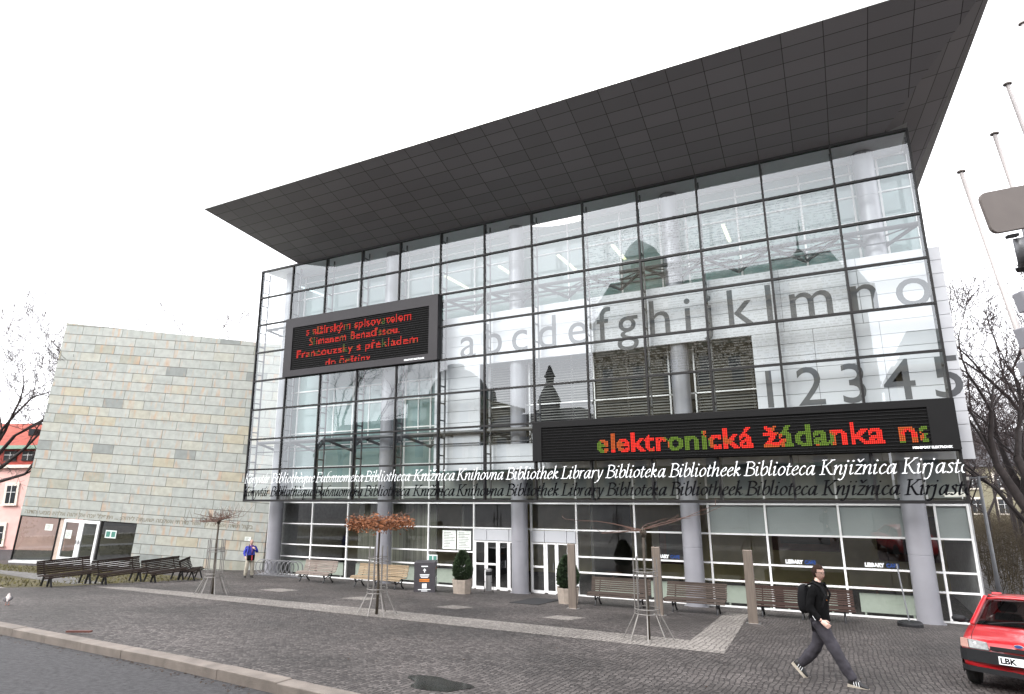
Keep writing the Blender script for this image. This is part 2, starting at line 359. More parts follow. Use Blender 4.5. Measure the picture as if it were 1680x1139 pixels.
sheet('lawn', [(-75,-12.6),(-44,-12.1),(-28.1,-11.75),(-27.7,-10.7),(-28.9,-3.9),(-31,-3.3),(-41,-4.6),(-75,-7)], GRND, .004)
sheet('path', [(-75,-9.6),(-38,-8.15),(-30.5,-9.4),(-28.4,-9.5),(-28.5,-8.3),(-33,-7.3),(-75,-8.6)], COBP, .008)
sheet('lawn_edging', [(-75,-13.1),(-44,-12.6),(-27.9,-12.2),(-28.1,-11.75),(-44,-12.1),(-75,-12.6)], COBL, .005)
# puddle on the setts
PUD = NT('puddle_water'); PUD.p.inputs['Base Color'].default_value = (.012,.011,.010,1); PUD.p.inputs['Roughness'].default_value = .09; PUD = PUD.m
pl = []
for k in range(26):
    t = 2*math.pi*k/26; rr = 1+.16*math.sin(3*t+.7)+.1*math.sin(5*t)
    pl.append((-9.0+.5*rr*math.cos(t)-.2*math.sin(t), -15.4+.4*rr*math.sin(t)))
sheet('puddle', pl, PUD, .006)
# grass blades
GB = mat('grass_blade', (.10,.088,.026,1), .8, 0, .4, 2)
mb = MB(); g = random.Random(3)
for i in range(9000):
    X = g.uniform(-60,-28.2); Y = g.uniform(-12.3,-4.0)
    if X < -41 and Y > -5.2: continue
    if -9.5 < Y < -8.2 and X < -30: continue
    if -9.6 < Y < -7.5 and X < -33: continue
    h = g.uniform(.04,.11); a = g.uniform(0,6.28); dx, dy = .022*math.cos(a), .022*math.sin(a); z = gz(Y)+.003
    mb.add([(X-dx,Y-dy,z),(X+dx,Y+dy,z),(X+g.uniform(-.05,.05),Y+g.uniform(-.05,.05),z+h)], [(0,1,2)])
go = mb.build('grass', GB); go['kind'] = 'stuff'; go['label'] = 'thin yellow green winter grass on the small lawn'; go['category'] = 'grass'

# ------------------------------------------------------------------ building materials
FRAME = mat('dark_frame_metal', (.009,.0085,.009,1), .5, 0, .1, spec=.3)
WHITE = mat('white_frame_paint', (.8,.8,.8,1), .35, 0, .04)
GALV = mat('grey_steel', (.17,.175,.185,1), .4, .3, .08)
COLM = mat('column_cladding', (.26,.26,.285,1), .36, .15, .05, 2)
PANEL = mat('white_panel', (.50,.51,.54,1), .4, 0, .03, .8)
PANELD = mat('panel_joint', (.12,.12,.13,1), .8)
LETG = mat('grey_lettering', (.075,.078,.086,1), .7, 0, .04)
CEIL = mat('ceiling_paint', (.88,.88,.92,1), .7, 0, .03)
TEAL = mat('interior_teal', (.42,.56,.55,1), .6, 0, .12, .4)
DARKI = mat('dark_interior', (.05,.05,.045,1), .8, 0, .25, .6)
OLIVE = mat('cafe_wall', (.6,.52,.27,1), .7, 0, .25, .8)
SLAB = mat('floor_slab', (.25,.25,.25,1), .7)
BLIND = mat('grey_blind', (.34,.37,.375,1), .7, 0, .06, 1)
BLINDL = mat('louvre_slat', (.19,.19,.18,1), .45, .3, .1)
WHT = mat('white_print', (.92,.95,.97,1), .5, 0, .02)
BLK = mat('black_print', (.006,.006,.007,1), .9, 0, .02, spec=.0)
G_SCREEN = glass('screen_glass', (.95,.98,.975,1), .045)
G_FRIT = glass('printed_screen_glass', (.95,.98,.975,1), .045, frit=True)
G_LOW = glass('shopfront_glass', (.83,.845,.83,1), .04, wave=.006)
G_TEAL = glass('tinted_glass', (.72,.88,.86,1), .05, wave=.006, lit_tone=(.27,.39,.385,1), fa=.6)  # diffuse teal share paints in the brightness of the rooms behind
SPAN = mat('spandrel_panel', (.20,.22,.21,1), .4, 0, .08, .8)
BLACKM = mat('display_casing', (.022,.02,.023,1), .5, .1, .08, 3, spec=.3)

# soffit tiles 1.2 x 0.56 with dark joints, in the object's own coordinates
def soffit_mat(name, ux, uy, c):
    t = NT(name); p = t.p; co = t.n('ShaderNodeTexCoord'); vm = []
    def dot(v):
        q = t.n('ShaderNodeVectorMath', operation='DOT_PRODUCT'); q.inputs[1].default_value = v; t.l(co.outputs['Object'], q.inputs[0]); return q.outputs['Value']
    def M(op, a, b=None):
        q = t.n('ShaderNodeMath', operation=op)
        for i, v in enumerate((a, b)):
            if v is None: continue
            if isinstance(v, (int, float)): q.inputs[i].default_value = v
            else: t.l(v, q.inputs[i])
        return q.outputs[0]
    a = M('DIVIDE', dot(ux), 1.2); b = M('DIVIDE', dot(uy), .56)
    def line(v, wd): f = M('FRACT', v); return M('LESS_THAN', M('MINIMUM', f, M('SUBTRACT', 1.0, f)), wd)
    j = M('MAXIMUM', line(a, .0095), line(b, .02))
    cb = t.n('ShaderNodeCombineXYZ'); t.l(M('FLOOR', a), cb.inputs[0]); t.l(M('FLOOR', b), cb.inputs[1])
    wn = t.n('ShaderNodeTexWhiteNoise'); t.l(cb.outputs[0], wn.inputs['Vector'])
    mr = t.n('ShaderNodeMapRange'); mr.inputs[3].default_value = .9; mr.inputs[4].default_value = 1.1; t.l(wn.outputs[0], mr.inputs[0])
    mm = t.n('ShaderNodeMixRGB', blend_type='MULTIPLY'); mm.inputs[0].default_value = 1; mm.inputs[1].default_value = c; t.l(mr.outputs[0], mm.inputs[2])
    mj = t.n('ShaderNodeMixRGB'); t.l(j, mj.inputs[0]); t.l(mm.outputs[0], mj.inputs[1]); mj.inputs[2].default_value = (.03,.03,.032,1)
    t.l(mj.outputs[0], p.inputs['Base Color']); p.inputs['Roughness'].default_value = .55; p.inputs['Metallic'].default_value = .0
    return t.m

# ------------------------------------------------------------------ LIBRARY
lib = thing('library_building', 'large modern library with tall glass screen wall, tilted dark roof and round grey columns', 'building')
RH = 1.57355; ZB = 3.8; BW = 2.4; ZT = ZB+8*RH
bx = lambda i: (i-13)*BW
# curtain wall: mullions, transoms, panes
fr = MB()
for i in range(14): fr.box(bx(i)-.035, bx(i)+.035, -.05, .08, ZB, ZT)
cw = fr.build('curtain_wall', FRAME, lib)
for k in range(9):
    t = MB(); z = ZB+k*RH; wd = .05 if k in (0,8) else .04
    t.box(bx(0)-.035, bx(13)+.035, -.058, .07, z-wd, z+wd); t.build('transom', FRAME, cw)
for k in range(8):
    for i in range(13):
        if k in (4,5) and 1 <= i <= 4: continue
        if k == 1 and i >= 7: continue
        p = MB(); z = ZB+k*RH; x = bx(i)
        t1, t2 = rnd.gauss(0,.0032), rnd.gauss(0,.0022)     # every pane sits a hair out of plane
        p.add([(x+.035,-t1-t2,z+.04),(x+BW-.035,t1-t2,z+.04),(x+BW-.035,t1+t2,z+RH-.04),(x+.035,-t1+t2,z+RH-.04)], [(0,1,2,3)])
        p.build('glass_pane', G_FRIT if (8 <= i <= 11 and 3 <= k <= 6) else G_SCREEN, cw)
GIRD = mat('girder_steel', (.05,.051,.055,1), .5, .2, .08)
# steel ladders behind each mullion
for i in range(14):
    t = MB(); x = bx(i)
    for yy in (.10, .52): t.box(x-.03, x+.03, yy, yy+.06, ZB+.02, ZT-.02)
    for k in range(16): z = ZB+.4+k*RH/2; t.box(x-.025, x+.025, .16, .52, z-.03, z+.03)
    t.build('ladder_truss', GIRD, lib)
# wind girders
for z, a0, b0 in ((ZB+6*RH-.12, 0, 13), (ZB+2*RH-.15, 0, 13)):
    t = MB()
    t.tube([(bx(0),.62,z),(bx(13),.62,z)], .085, 8); t.tube([(bx(0)+1.2,1.5,z),(bx(13)-1.2,1.5,z)], .06, 8)
    t.tube([(bx(0),.62,z-.5),(bx(13),.62,z-.5)], .03, 8)
    for i in range(13):
        n = (bx(i)+1.2, 1.25, z-.55)
        t.tube([(bx(i),.62,z), n, (bx(i+1),.62,z)], .07, 7); t.tube([n, (bx(i)+1.2,1.5,z)], .03, 6)
        t.tube([(bx(i),.62,z),(bx(i)+1.2,1.5,z),(bx(i+1),.62,z)], .03, 6)
    t.build('wind_girder', GIRD, lib)
# columns
for xc in (-30.1,-22.95,-15.75,-8.55,-1.33):
    t = MB(); t.lathe([(.44,-.1),(.44,.05),(.36,.05),(.355,2.1),(.345,2.105),(.345,2.125),(.355,2.13),(.355,6.3),(.345,6.305),(.345,6.325),(.355,6.33),(.355,10.8),(.345,10.805),(.345,10.825),(.355,10.83),(.355,14.6),(.345,14.605),(.345,14.625),(.355,14.63),(.355,16.4)], 32, (xc,1.2,0))
    t.build('column', COLM, lib, smooth=True, split=20)
# ground-floor glazing
YG = 1.75
MX = [-31.15,-30.2,-28.05,-25.67,-22.95,-20.77,-18.31,-15.9,-15.45,-13.36,-10.87,-8.76,-7.98,-5.95,-3.55,-1.43,-.69,.22]
LV = [.0,.92,1.53,2.58,3.66]
t = MB()
for x in MX: t.box(x-.035, x+.035, YG-.05, YG+.05, -.1, 3.7)
for j, z in enumerate(LV):
    if j in (1,2):
        t.box(MX[0], -18.31, YG-.04, YG+.04, z-.03, z+.03); t.box(-13.36, MX[-1], YG-.04, YG+.04, z-.03, z+.03)
    elif j == 0:
        t.box(MX[0], -18.31, YG-.045, YG+.04, -.1, .05); t.box(-13.36, MX[-1], YG-.045, YG+.04, -.1, .05)
    else: t.box(MX[0], MX[-1], YG-.042, YG+.04, z-.03, z+.03)
gf = t.build('ground_floor_glazing', WHITE, lib)
for x0, x1 in zip(MX, MX[1:]):
    if x1-x0 < .5: continue
    for z0, z1 in zip(LV, LV[1:]):
        if -18.4 < x0 < -13.4 and z0 < 2.5: continue
        p = MB(); p.add([(x0+.035,YG,z0+.03),(x1-.035,YG,z0+.03),(x1-.035,YG,z1-.03),(x0+.035,YG,z1-.03)], [(0,1,2,3)])
        p.build('window_pane', G_LOW, gf)
# entrance: white fascia and sliding doors
for xa, xb in ((-18.26,-16.05),(-15.4,-13.38)):
    p = MB(); n = 3
    for j in range(n):
        u0 = xa+(xb-xa)*(0,.3,.8)[j]+.01; u1 = xa+(xb-xa)*(.3,.8,1)[j]-.01
        p.box(u0, u1, YG-.12, YG-.02, 2.06, 2.53)
    p.build('fascia', PANEL, lib, bevel=.008)
def door(xa, xb, mid):
    f = MB(); y0, y1 = YG-.09, YG-.03
    for x in (xa, xb): f.box(x-.04, x+.04, y0, y1, .04, 2.04)
    f.box(xa+.04, xb-.04, y0+.002, y1, 1.98, 2.04); f.box(xa+.04, xb-.04, y0+.002, y1, .0, .12)
    if mid: f.box(xa+.04, xb-.04, y0+.004, y1, 1.02, 1.1)
    d = f.build('door', WHITE, lib)
    g_ = MB(); g_.add([(xa+.04,YG-.06,.12),(xb-.04,YG-.06,.12),(xb-.04,YG-.06,1.98),(xa+.04,YG-.06,1.98)], [(0,1,2,3)]); g_.build('door_pane', G_LOW, d)
    if not mid:
        h = MB(); h.bar((xb-.1,y0-.04,.95),(xb-.1,y0-.04,1.25),.025,.025); h.build('handle', GALV, d)
for xa, xb, mid in ((-18.2,-17.68,1),(-17.6,-17.1,1),(-17.0,-16.55,0),(-16.48,-16.05,0),(-15.4,-14.82,1),(-14.72,-14.3,0),(-14.23,-13.75,0),(-13.68,-13.42,0)): door(xa, xb, mid)
# soffit above the ground floor between glazing and screen, slabs, interior rooms
t = MB(); t.box(-31.3,.3, YG+.1, 9, 3.66, 3.82); t.build('floor_slab', SLAB, lib)
t = MB(); t.box(-31.1,.2, 7.8, 7.9, -.1, 3.66); t.build('cafe_back_wall', OLIVE, lib)
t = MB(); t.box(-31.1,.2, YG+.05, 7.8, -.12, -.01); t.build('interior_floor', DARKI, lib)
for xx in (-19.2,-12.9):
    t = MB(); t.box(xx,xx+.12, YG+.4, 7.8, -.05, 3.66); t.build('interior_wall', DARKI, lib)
t = MB(); t.box(-25.6,-20.8, 2.5, 2.55, .0, 3.6)
CURT = mat('curtain', (.17,.17,.14,1), .9, 0, .5, 1, stretch=(9,1,.1)); t.k = 0; t.build('curtain', CURT, lib)
t = MB()
for xa, xb in ((-7.95,-5.99),(-5.91,-3.59),(-3.51,-1.46),(-.66,.18)): t.box(xa, xb, YG+.06, YG+.08, 2.6, 3.63)
t.build('grey_blind', BLIND, lib)
RAD = mat('radiator_paint', (.42,.47,.41,1), .5, 0, .05)
for xa in (-29.6,-27.7,-25.2,-22.6,-20.5,-12.7,-10.4,-7.6,-5.6,-3.2):
    t = MB(); t.box(xa, xa+1.7, YG+.18, YG+.28, .12, .72); t.box(xa+.1, xa+.16, YG+.2, YG+.26, -.02, .12); t.box(xa+1.5, xa+1.56, YG+.2, YG+.26, -.02, .12); t.build('radiator', RAD, lib)
PICT = mat('picture_brown', (.10,.035,.02,1), .5, 0, .4, 2); 
for xa, xb, za, zb in ((-6.3,-3.6,1.5,2.9),(-2.2,.0,1.2,3.0),(-11.4,-9.6,.7,2.5)):
    t = MB(); t.box(xa, xb, 7.72, 7.79, za, zb); f = t.build('picture', PICT, lib); f['label'] = 'dark brown picture on the cafe wall'
    t = MB(); t.box(xa+.35, xb-.35, 7.68, 7.715, za+.3, zb-.3); t.build('picture_mat', DARKI, f)
CHAIR = mat('cafe_chair', (.16,.06,.02,1), .5)
for xx in (-12.4,-10.9,-6.9,-4.7,-2.6):
    t = MB(); t.lathe([(.35,.72),(.35,.75)], 16, (xx,3.4,0)); t.lathe([(.04,0),(.04,.72)], 8, (xx,3.4,0)); t.lathe([(.22,-.01),(.2,.02)], 12, (xx,3.4,0)); t.build('cafe_table', CHAIR, lib)
# side and rear shell
SHELL = mat('shell_render', (.42,.42,.43,1), .8)
t = MB(); t.box(.2,.32, YG+.1, 14, -.1, 16.3); t.build('side_wall', SHELL, lib)
t = MB(); t.box(-31.3,-31.18, YG+.1, 14, -.1, 16.3); t.build('side_wall', SHELL, lib)
t = MB(); t.box(-31.3,.32, 14, 14.2, -.1, 16.3); t.build('rear_wall', SHELL, lib)
# upper inner glazing
UX = [-31.15,-29.6,-28.05,-25.67,-23.5,-22.3,-20.77,-18.31,-16.3,-15.2,-13.36,-10.87,-9.1,-7.98,-5.93,-3.55,-1.75,-.85,.15]
t = MB()
for x in UX: t.box(x-.035, x+.035, YG-.05, YG+.05, 3.85, 16.45)
for z in (16.38,15.95,15.0,13.95,12.3): t.box(UX[0], UX[-1], YG-.045, YG+.045, z-.03, z+.03)
for z in (4.4,4.95,5.5,6.6,7.3,8.7,9.6,10.6): t.box(UX[0], -19.9, YG-.043, YG+.043, z-.03, z+.03)
for x in (-27.0,-24.6,-21.5,-30.3): t.box(x-.02, x+.02, YG-.04, YG+.04, 6.6, 9.6)
ug = t.build('inner_glazing', WHITE, lib)
for x0, x1 in zip(UX, UX[1:]):
    for z0, z1 in ((3.88,6.6),(6.6,9.6),(9.6,12.3),(12.3,13.95),(13.95,16.38)):
        if x0 > -20 and z1 < 12.4: continue
        p = MB(); p.add([(x0+.035,YG,z0+.02),(x1-.035,YG,z0+.02),(x1-.035,YG,z1-.02),(x0+.035,YG,z1-.02)], [(0,1,2,3)]); p.build('glass', G_TEAL, ug)
for x0, x1 in zip(UX, UX[1:]):
    p = MB(); p.box(x0+.035,x1-.035,YG-.02,YG-.005,3.88,5.0); p.build('spandrel', SPAN, ug)
t = MB(); t.box(-31.15,.2, 5.2, 5.3, 3.82, 16.5); t.build('office_wall', TEAL, lib)
for z in (7.9, 12.05):
    t = MB(); t.box(-31.15,.2, YG+.06, 5.2, z-.15, z+.05); t.build('floor_slab', SLAB, lib)
t = MB(); t.box(-31.2,-.03, .12, 13.9, 16.42, 16.5); t.build('ceiling', CEIL, lib)
t = MB()
for x in (-27.5,-24.2,-18.9,-17.1,-12.0,-9.7,-7.1,-4.6): t.bar((x,4.6,12.1),(x+.5,4.7,15.2),.22,.22)
t.build('raking_strut', GALV, lib)
TUBE = emit('lit_tube', (1,.86,.5,1), 2)
for x in (-20.6,-17.4,-14.2,-11.5,-9.0,-6.6):
    t = MB(); t.bar((x,2.6,15.2),(x,4.9,15.2),.12,.05); q = t.build('tube_lamp', TUBE, lib)
    t = MB(); t.bar((x,2.55,15.27),(x,4.95,15.27),.16,.06); t.build('lamp_housing', WHITE, q)
# white panel wall standing between the screen and the columns
PY0, PY1 = .74, .84
t = MB()
def panel_zone(x0, x1, z0, z1):
    nx = max(1, round((x1-x0)/2.4)); nz = max(1, round((z1-z0)/.5))
    for i in range(nx):
        for j in range(nz):
            a = x0+(x1-x0)*i/nx; b = x0+(x1-x0)*(i+1)/nx; c = z0+(z1-z0)*j/nz; d = z0+(z1-z0)*(j+1)/nz
            t.box(a+.008, b-.008, PY0, PY1, c+.008, d-.008)
panel_zone(-19.9,.5,9.85,12.25); panel_zone(-5.75,.5,7.05,9.85); panel_zone(-19.9,.5,5.1,6.2); panel_zone(-14.9,.5,6.2,7.05); panel_zone(-19.9,-17.45,6.2,9.85)
pw = t.build('panel_wall', PANEL, lib)
t = MB(); t.box(-19.88,.48, PY1-.02, PY1+.03, 9.87, 12.23); t.box(-5.73,.48, PY1-.02, PY1+.03, 5.12, 9.86); t.box(-19.88,-5.73,PY1-.02,PY1+.03,5.12,6.18); t.box(-14.88,-5.73,PY1-.02,PY1+.03,6.18,7.03); t.box(-19.88,-17.47,PY1-.02,PY1+.03,6.19,9.86)
t.build('backing', PANELD, lib)
# letters on the panels
def spaced(body, x0, x1, size, zb, name, off=.0):
    def ext(sp):
        v, _ = text2d(body, 1, off/size, sp); return (max(q[0] for q in v)-min(q[0] for q in v))*size
    e1, e2 = ext(1), ext(2); sp = 1+(x1-x0-e1)/(e2-e1)
    q = MB(); text_into(q, body, (x0, PY0-.006, zb), (1,0,0), (0,0,1), size, None, off, sp); return q.build(name, LETG, lib)
spaced('abcdefghijklmno', -18.5, .06, 2.12, 10.27, 'alphabet_lettering', .004)
spaced('12345', -5.4, .5, 1.98, 7.1, 'digit_lettering', .004)
# louvre blinds in the opening of the panel wall
for xa, xb in ((-17.3,-16.15),(-15.35,-12.3),(-12.2,-9.0),(-8.1,-5.85)):
    t = MB(); z = 6.25 if xa < -16 else 7.1
    while z < 9.8:
        t.add([(xa,1.5,z),(xb,1.5,z),(xb,1.58,z+.07),(xa,1.58,z+.07)], [(0,1,2,3)]); z += .115
    t.build('louvre_blind', BLINDL, lib)
t = MB()
for x in (-17.35,-15.3,-12.25,-9.05,-8.05): t.box(x-.03, x+.03, 1.42, 1.5, 6.2, 9.85)
t.box(-17.35,-5.8,1.42,1.5,7.9,7.95); t.build('louvre_rail', WHITE, lib)
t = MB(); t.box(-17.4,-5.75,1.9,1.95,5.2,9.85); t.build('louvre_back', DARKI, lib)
# ROOF
F = Vector((1.99,-4.75,18.15)); T = Vector((-30.2,-4.75,18.05)); H0 = Vector((-.7,0,16.43)); Hl = Vector((-28.5,0,16.43))
Bk = Vector((.62,3.0,16.15)); Bh = Vector((-1.2,3,16.0))
SOF = soffit_mat('soffit_tile', (1,0,0), (0,-.94,.34), (.215,.214,.226,1)); ed_ = (F-Bk).normalized(); nr_ = ed_.cross(H0-Bk).normalized(); pv_ = nr_.cross(ed_)
SOF2 = soffit_mat('side_soffit_tile', tuple(ed_), tuple(pv_), (.215,.21,.215,1))
Lb = Vector((-29.6,1.5,17.2))
t = MB(); t.add([T, F, Vector((.05,-.03,16.43)), H0, Hl], [(0,1,3,4)]); t.build('soffit', SOF, lib)
on_ = lambda x, y: Vector((x, y, Bk.z-(nr_.x*(x-Bk.x)+nr_.y*(y-Bk.y))/nr_.z))
t = MB(); t.add([F, Bk, on_(.04,3), on_(.05,-.03), H0], [(0,1,2,3,4)]); t.build('soffit', SOF2, lib)
t = MB(); t.add([T, Hl, Vector((-28.5,14.2,16.43)), Vector((-30.2,14.2,17.9))], [(0,1,2,3)]); t.build('soffit', SOF, lib)
EDGE = mat('roof_edge_metal', (.42,.43,.42,1), .35, .5, .06)
t = MB(); e = .05
t.hexa([T+Vector((0,0,.002)), F+Vector((0,0,.002)), Vector((1.2,14.2,17.5)), Vector((-30.2,14.2,17.9)), T+Vector((0,0,.09)), F+Vector((0,0,.09)), Vector((1.2,14.2,18.2)), Vector((-30.2,14.2,18.2))])
rf = t.build('roof', EDGE, lib)
t = MB(); t.box(bx(0),bx(13), .0,.1, ZT+.04, 16.44); t.build('head_trim', FRAME, lib)
# frieze of the word library on the lowest row of the screen
WORDS = [('Könyvtár',-31.2,-29.4),('Bibliothèque',-29.28,-26.35),('Библиотека',-26.25,-23.3),('Bibliotheca',-23.2,-20.6),('Knižnica',-20.45,-18.25),('Knihovna',-18.16,-15.86),('Bibliothek',-15.75,-13.38),('Library',-13.28,-11.54),('Biblioteka',-11.42,-9.1),('Bibliotheek',-8.98,-6.46),('Biblioteca',-6.36,-4.1),('Knjižnica',-3.97,-1.75),('Kirjasto',-1.62,.16)]
for zb, sc, mt, nm, dy in ((4.68,.30,WHT,'white_lettering',0),(4.02,.295,BLK,'black_lettering',.0)):
    q = MB(); n = 0
    for wd, xa, xb in WORDS:
        pls, wl = word_polys(wd, (.8 if xa < -20.5 else 1.0) if mt is WHT else 1.75); sx = (xb-xa)/(wl-.0)
        for pl in pls:
            pts = [(xa+u*sx, zb+v*sc) for u, v in pl]
            if max(p[0] for p in pts) > .04 or max(p[0] for p in pts) < -31.22: continue
            pts = [(min(max(u, -31.23), .035), v) for u, v in pts]
            yy = -.061-.00006*(n % 90); n += 1
            q.add([(u, yy, v) for u, v in pts], [tuple(range(len(pts)))])
    q.build(nm, mt, cw)
q = MB()
for xx in (-10.15,-5.42,-2.93): text_into(q, 'LIBRARY', (xx, YG-.012, 1.62), (1,0,0), (0,0,1), .17, .58, .012)
q.build('cafe_lettering', WHT, gf)
BLUE = mat('blue_print', (.015,.05,.2,1), .5)
q = MB()
for xx in (-9.53,-4.80,-2.30): text_into(q, 'CAFE', (xx, YG-.012, 1.62), (1,0,0), (0,0,1), .17, .36, .01)
q.build('cafe_lettering', BLUE, gf)

# ------------------------------------------------------------------ LED displays
LEDR = emit('led_red', (1,.022,.008,1), .62); LEDO = emit('led_orange', (1,.16,.012,1), .36); LEDG = emit('led_green', (.55,1,.04,1), .13)
LEDDIM = [emit('led_red_dim', (1,.03,.015,1), .42), emit('led_amber_dim', (.8,.14,.02,1), .3), emit('led_green_dim', (.16,.32,.04,1), .2)]
LEDB = mat('led_face', (.004,.004,.004,1), .8, 0, .2, 3, spec=.1)
def leds(root, lines, pitch, y, name='lit_text', clip=None, bias=0, mats3=None):
    me = MB(); rr = random.Random(5); mats3 = mats3 or [LEDR, LEDO, LEDG]
    for body, x0, x1, zb, size, off in lines:
        vs, fs = text2d(body, 1, off, 1.05)
        if not vs: continue
        ax = min(v[0] for v in vs); bx_ = max(v[0] for v in vs); sx = (x1-x0)/(bx_-ax)
        bv = BVHTree.FromPolygons([(x0+(v[0]-ax)*sx, zb+v[1]*size, 0) for v in vs], fs)
        zlo = zb-.25*size; c = 0; u = math.floor(x0/pitch)*pitch
        while u < x1+pitch:
            z = math.floor(zlo/pitch)*pitch
            while z < zb+size:
                if bv.ray_cast(Vector((u, z, 1)), Vector((0,0,-1)))[0] is not None and (clip is None or (clip[0] < u < clip[1] and clip[2] < z < clip[3])):
                    ph = bias+math.sin(u*2.6/size*.62+math.sin(z*9/size)*.35)+.45*math.sin(u*6.1/size+z*3/size)
                    me.k = 0 if ph > .12 else (1 if ph > -.42 else 2)
                    h = pitch*.38
                    me.add([(u-h,y,z-h),(u+h,y,z-h),(u+h,y,z+h),(u-h,y,z+h)], [(0,1,2,3)])
                z += pitch
            u += pitch
    return me.build(name, mats3, root)
def display(x0, x1, z0, z1, ix0, ix1, iz0, iz1, label, casing=BLACKM):
    r = thing('led_display', label, 'display', ((x0+x1)/2, -.1, z0), 0, 'lit text displays on the glass screen')
    ox, oz = (x0+x1)/2, z0
    c = MB()
    for a, b, c0, d in ((x0,ix0,z0,z1),(ix1,x1,z0,z1),(ix0,ix1,z0,iz0),(ix0,ix1,iz1,z1)): c.box(a-ox, b-ox, -.14, .05, c0-oz, d-oz)
    c.build('casing', casing, r)
    f = MB(); f.box(ix0-ox, ix1-ox, -.09, .049, iz0-oz, iz1-oz); f.build('led_panel', LEDB, r)
    l = MB(); z = iz0+.07
    while z < iz1: l.box(ix0-ox, ix1-ox, -.115, -.092, z-.009-oz, z+.009-oz); z += .108
    l.build('shading_lamella', mat('lamella', (.011,.011,.012,1), .6, spec=.2), r)
    return r, ox, oz
r, ox, oz = display(-14.42, .02, ZB+RH+.0, ZB+2*RH, -14.02,-.72, 5.5-.12, 6.72, 'long black display with one line of large red and green letters', mat('black_display_casing', (.005,.005,.0055,1), .6, .0, .1, 3, spec=.2))
leds(r, [('elektronická žádanka na', -11.68-ox, -.55-ox, 5.66-oz, .98, .028)], .056, -.122, clip=(-12-ox,-.76-ox,0,2))
q = MB(); text_into(q, 'MISASPORT ELEKTRONIK', (-1.25-ox, -.146, 5.43-oz), (1,0,0), (0,0,1), .1, 1.05, .004); q.build('maker_lettering', WHT, r)
r, ox, oz = display(-28.84, -19.16, ZB+4*RH, ZB+6*RH, -28.3,-19.65, 10.42, 12.72, 'black display on the upper left with four lines of red text')
leds(r, [('s alžírským spisovatelem', -27.35-ox, -20.65-ox, 12.2-oz, .56, .018), ('Slimanem Benaďssou.', -27.1-ox, -21.3-ox, 11.62-oz, .58, .018), ('Francouzsky s překladem', -27.9-ox, -20.25-ox, 11.02-oz, .58, .018), ('do češtiny.', -25.9-ox, -22.9-ox, 10.42-oz, .56, .018)], .06, -.122, clip=(-99,99,10.5-oz,12.7-oz), bias=.8, mats3=LEDDIM)
q = MB(); text_into(q, 'MISASPORT ELEKTRONIK', (-21.0-ox, -.146, 10.2-oz), (1,0,0), (0,0,1), .1, 1.15, .004); q.build('maker_lettering', WHT, r)
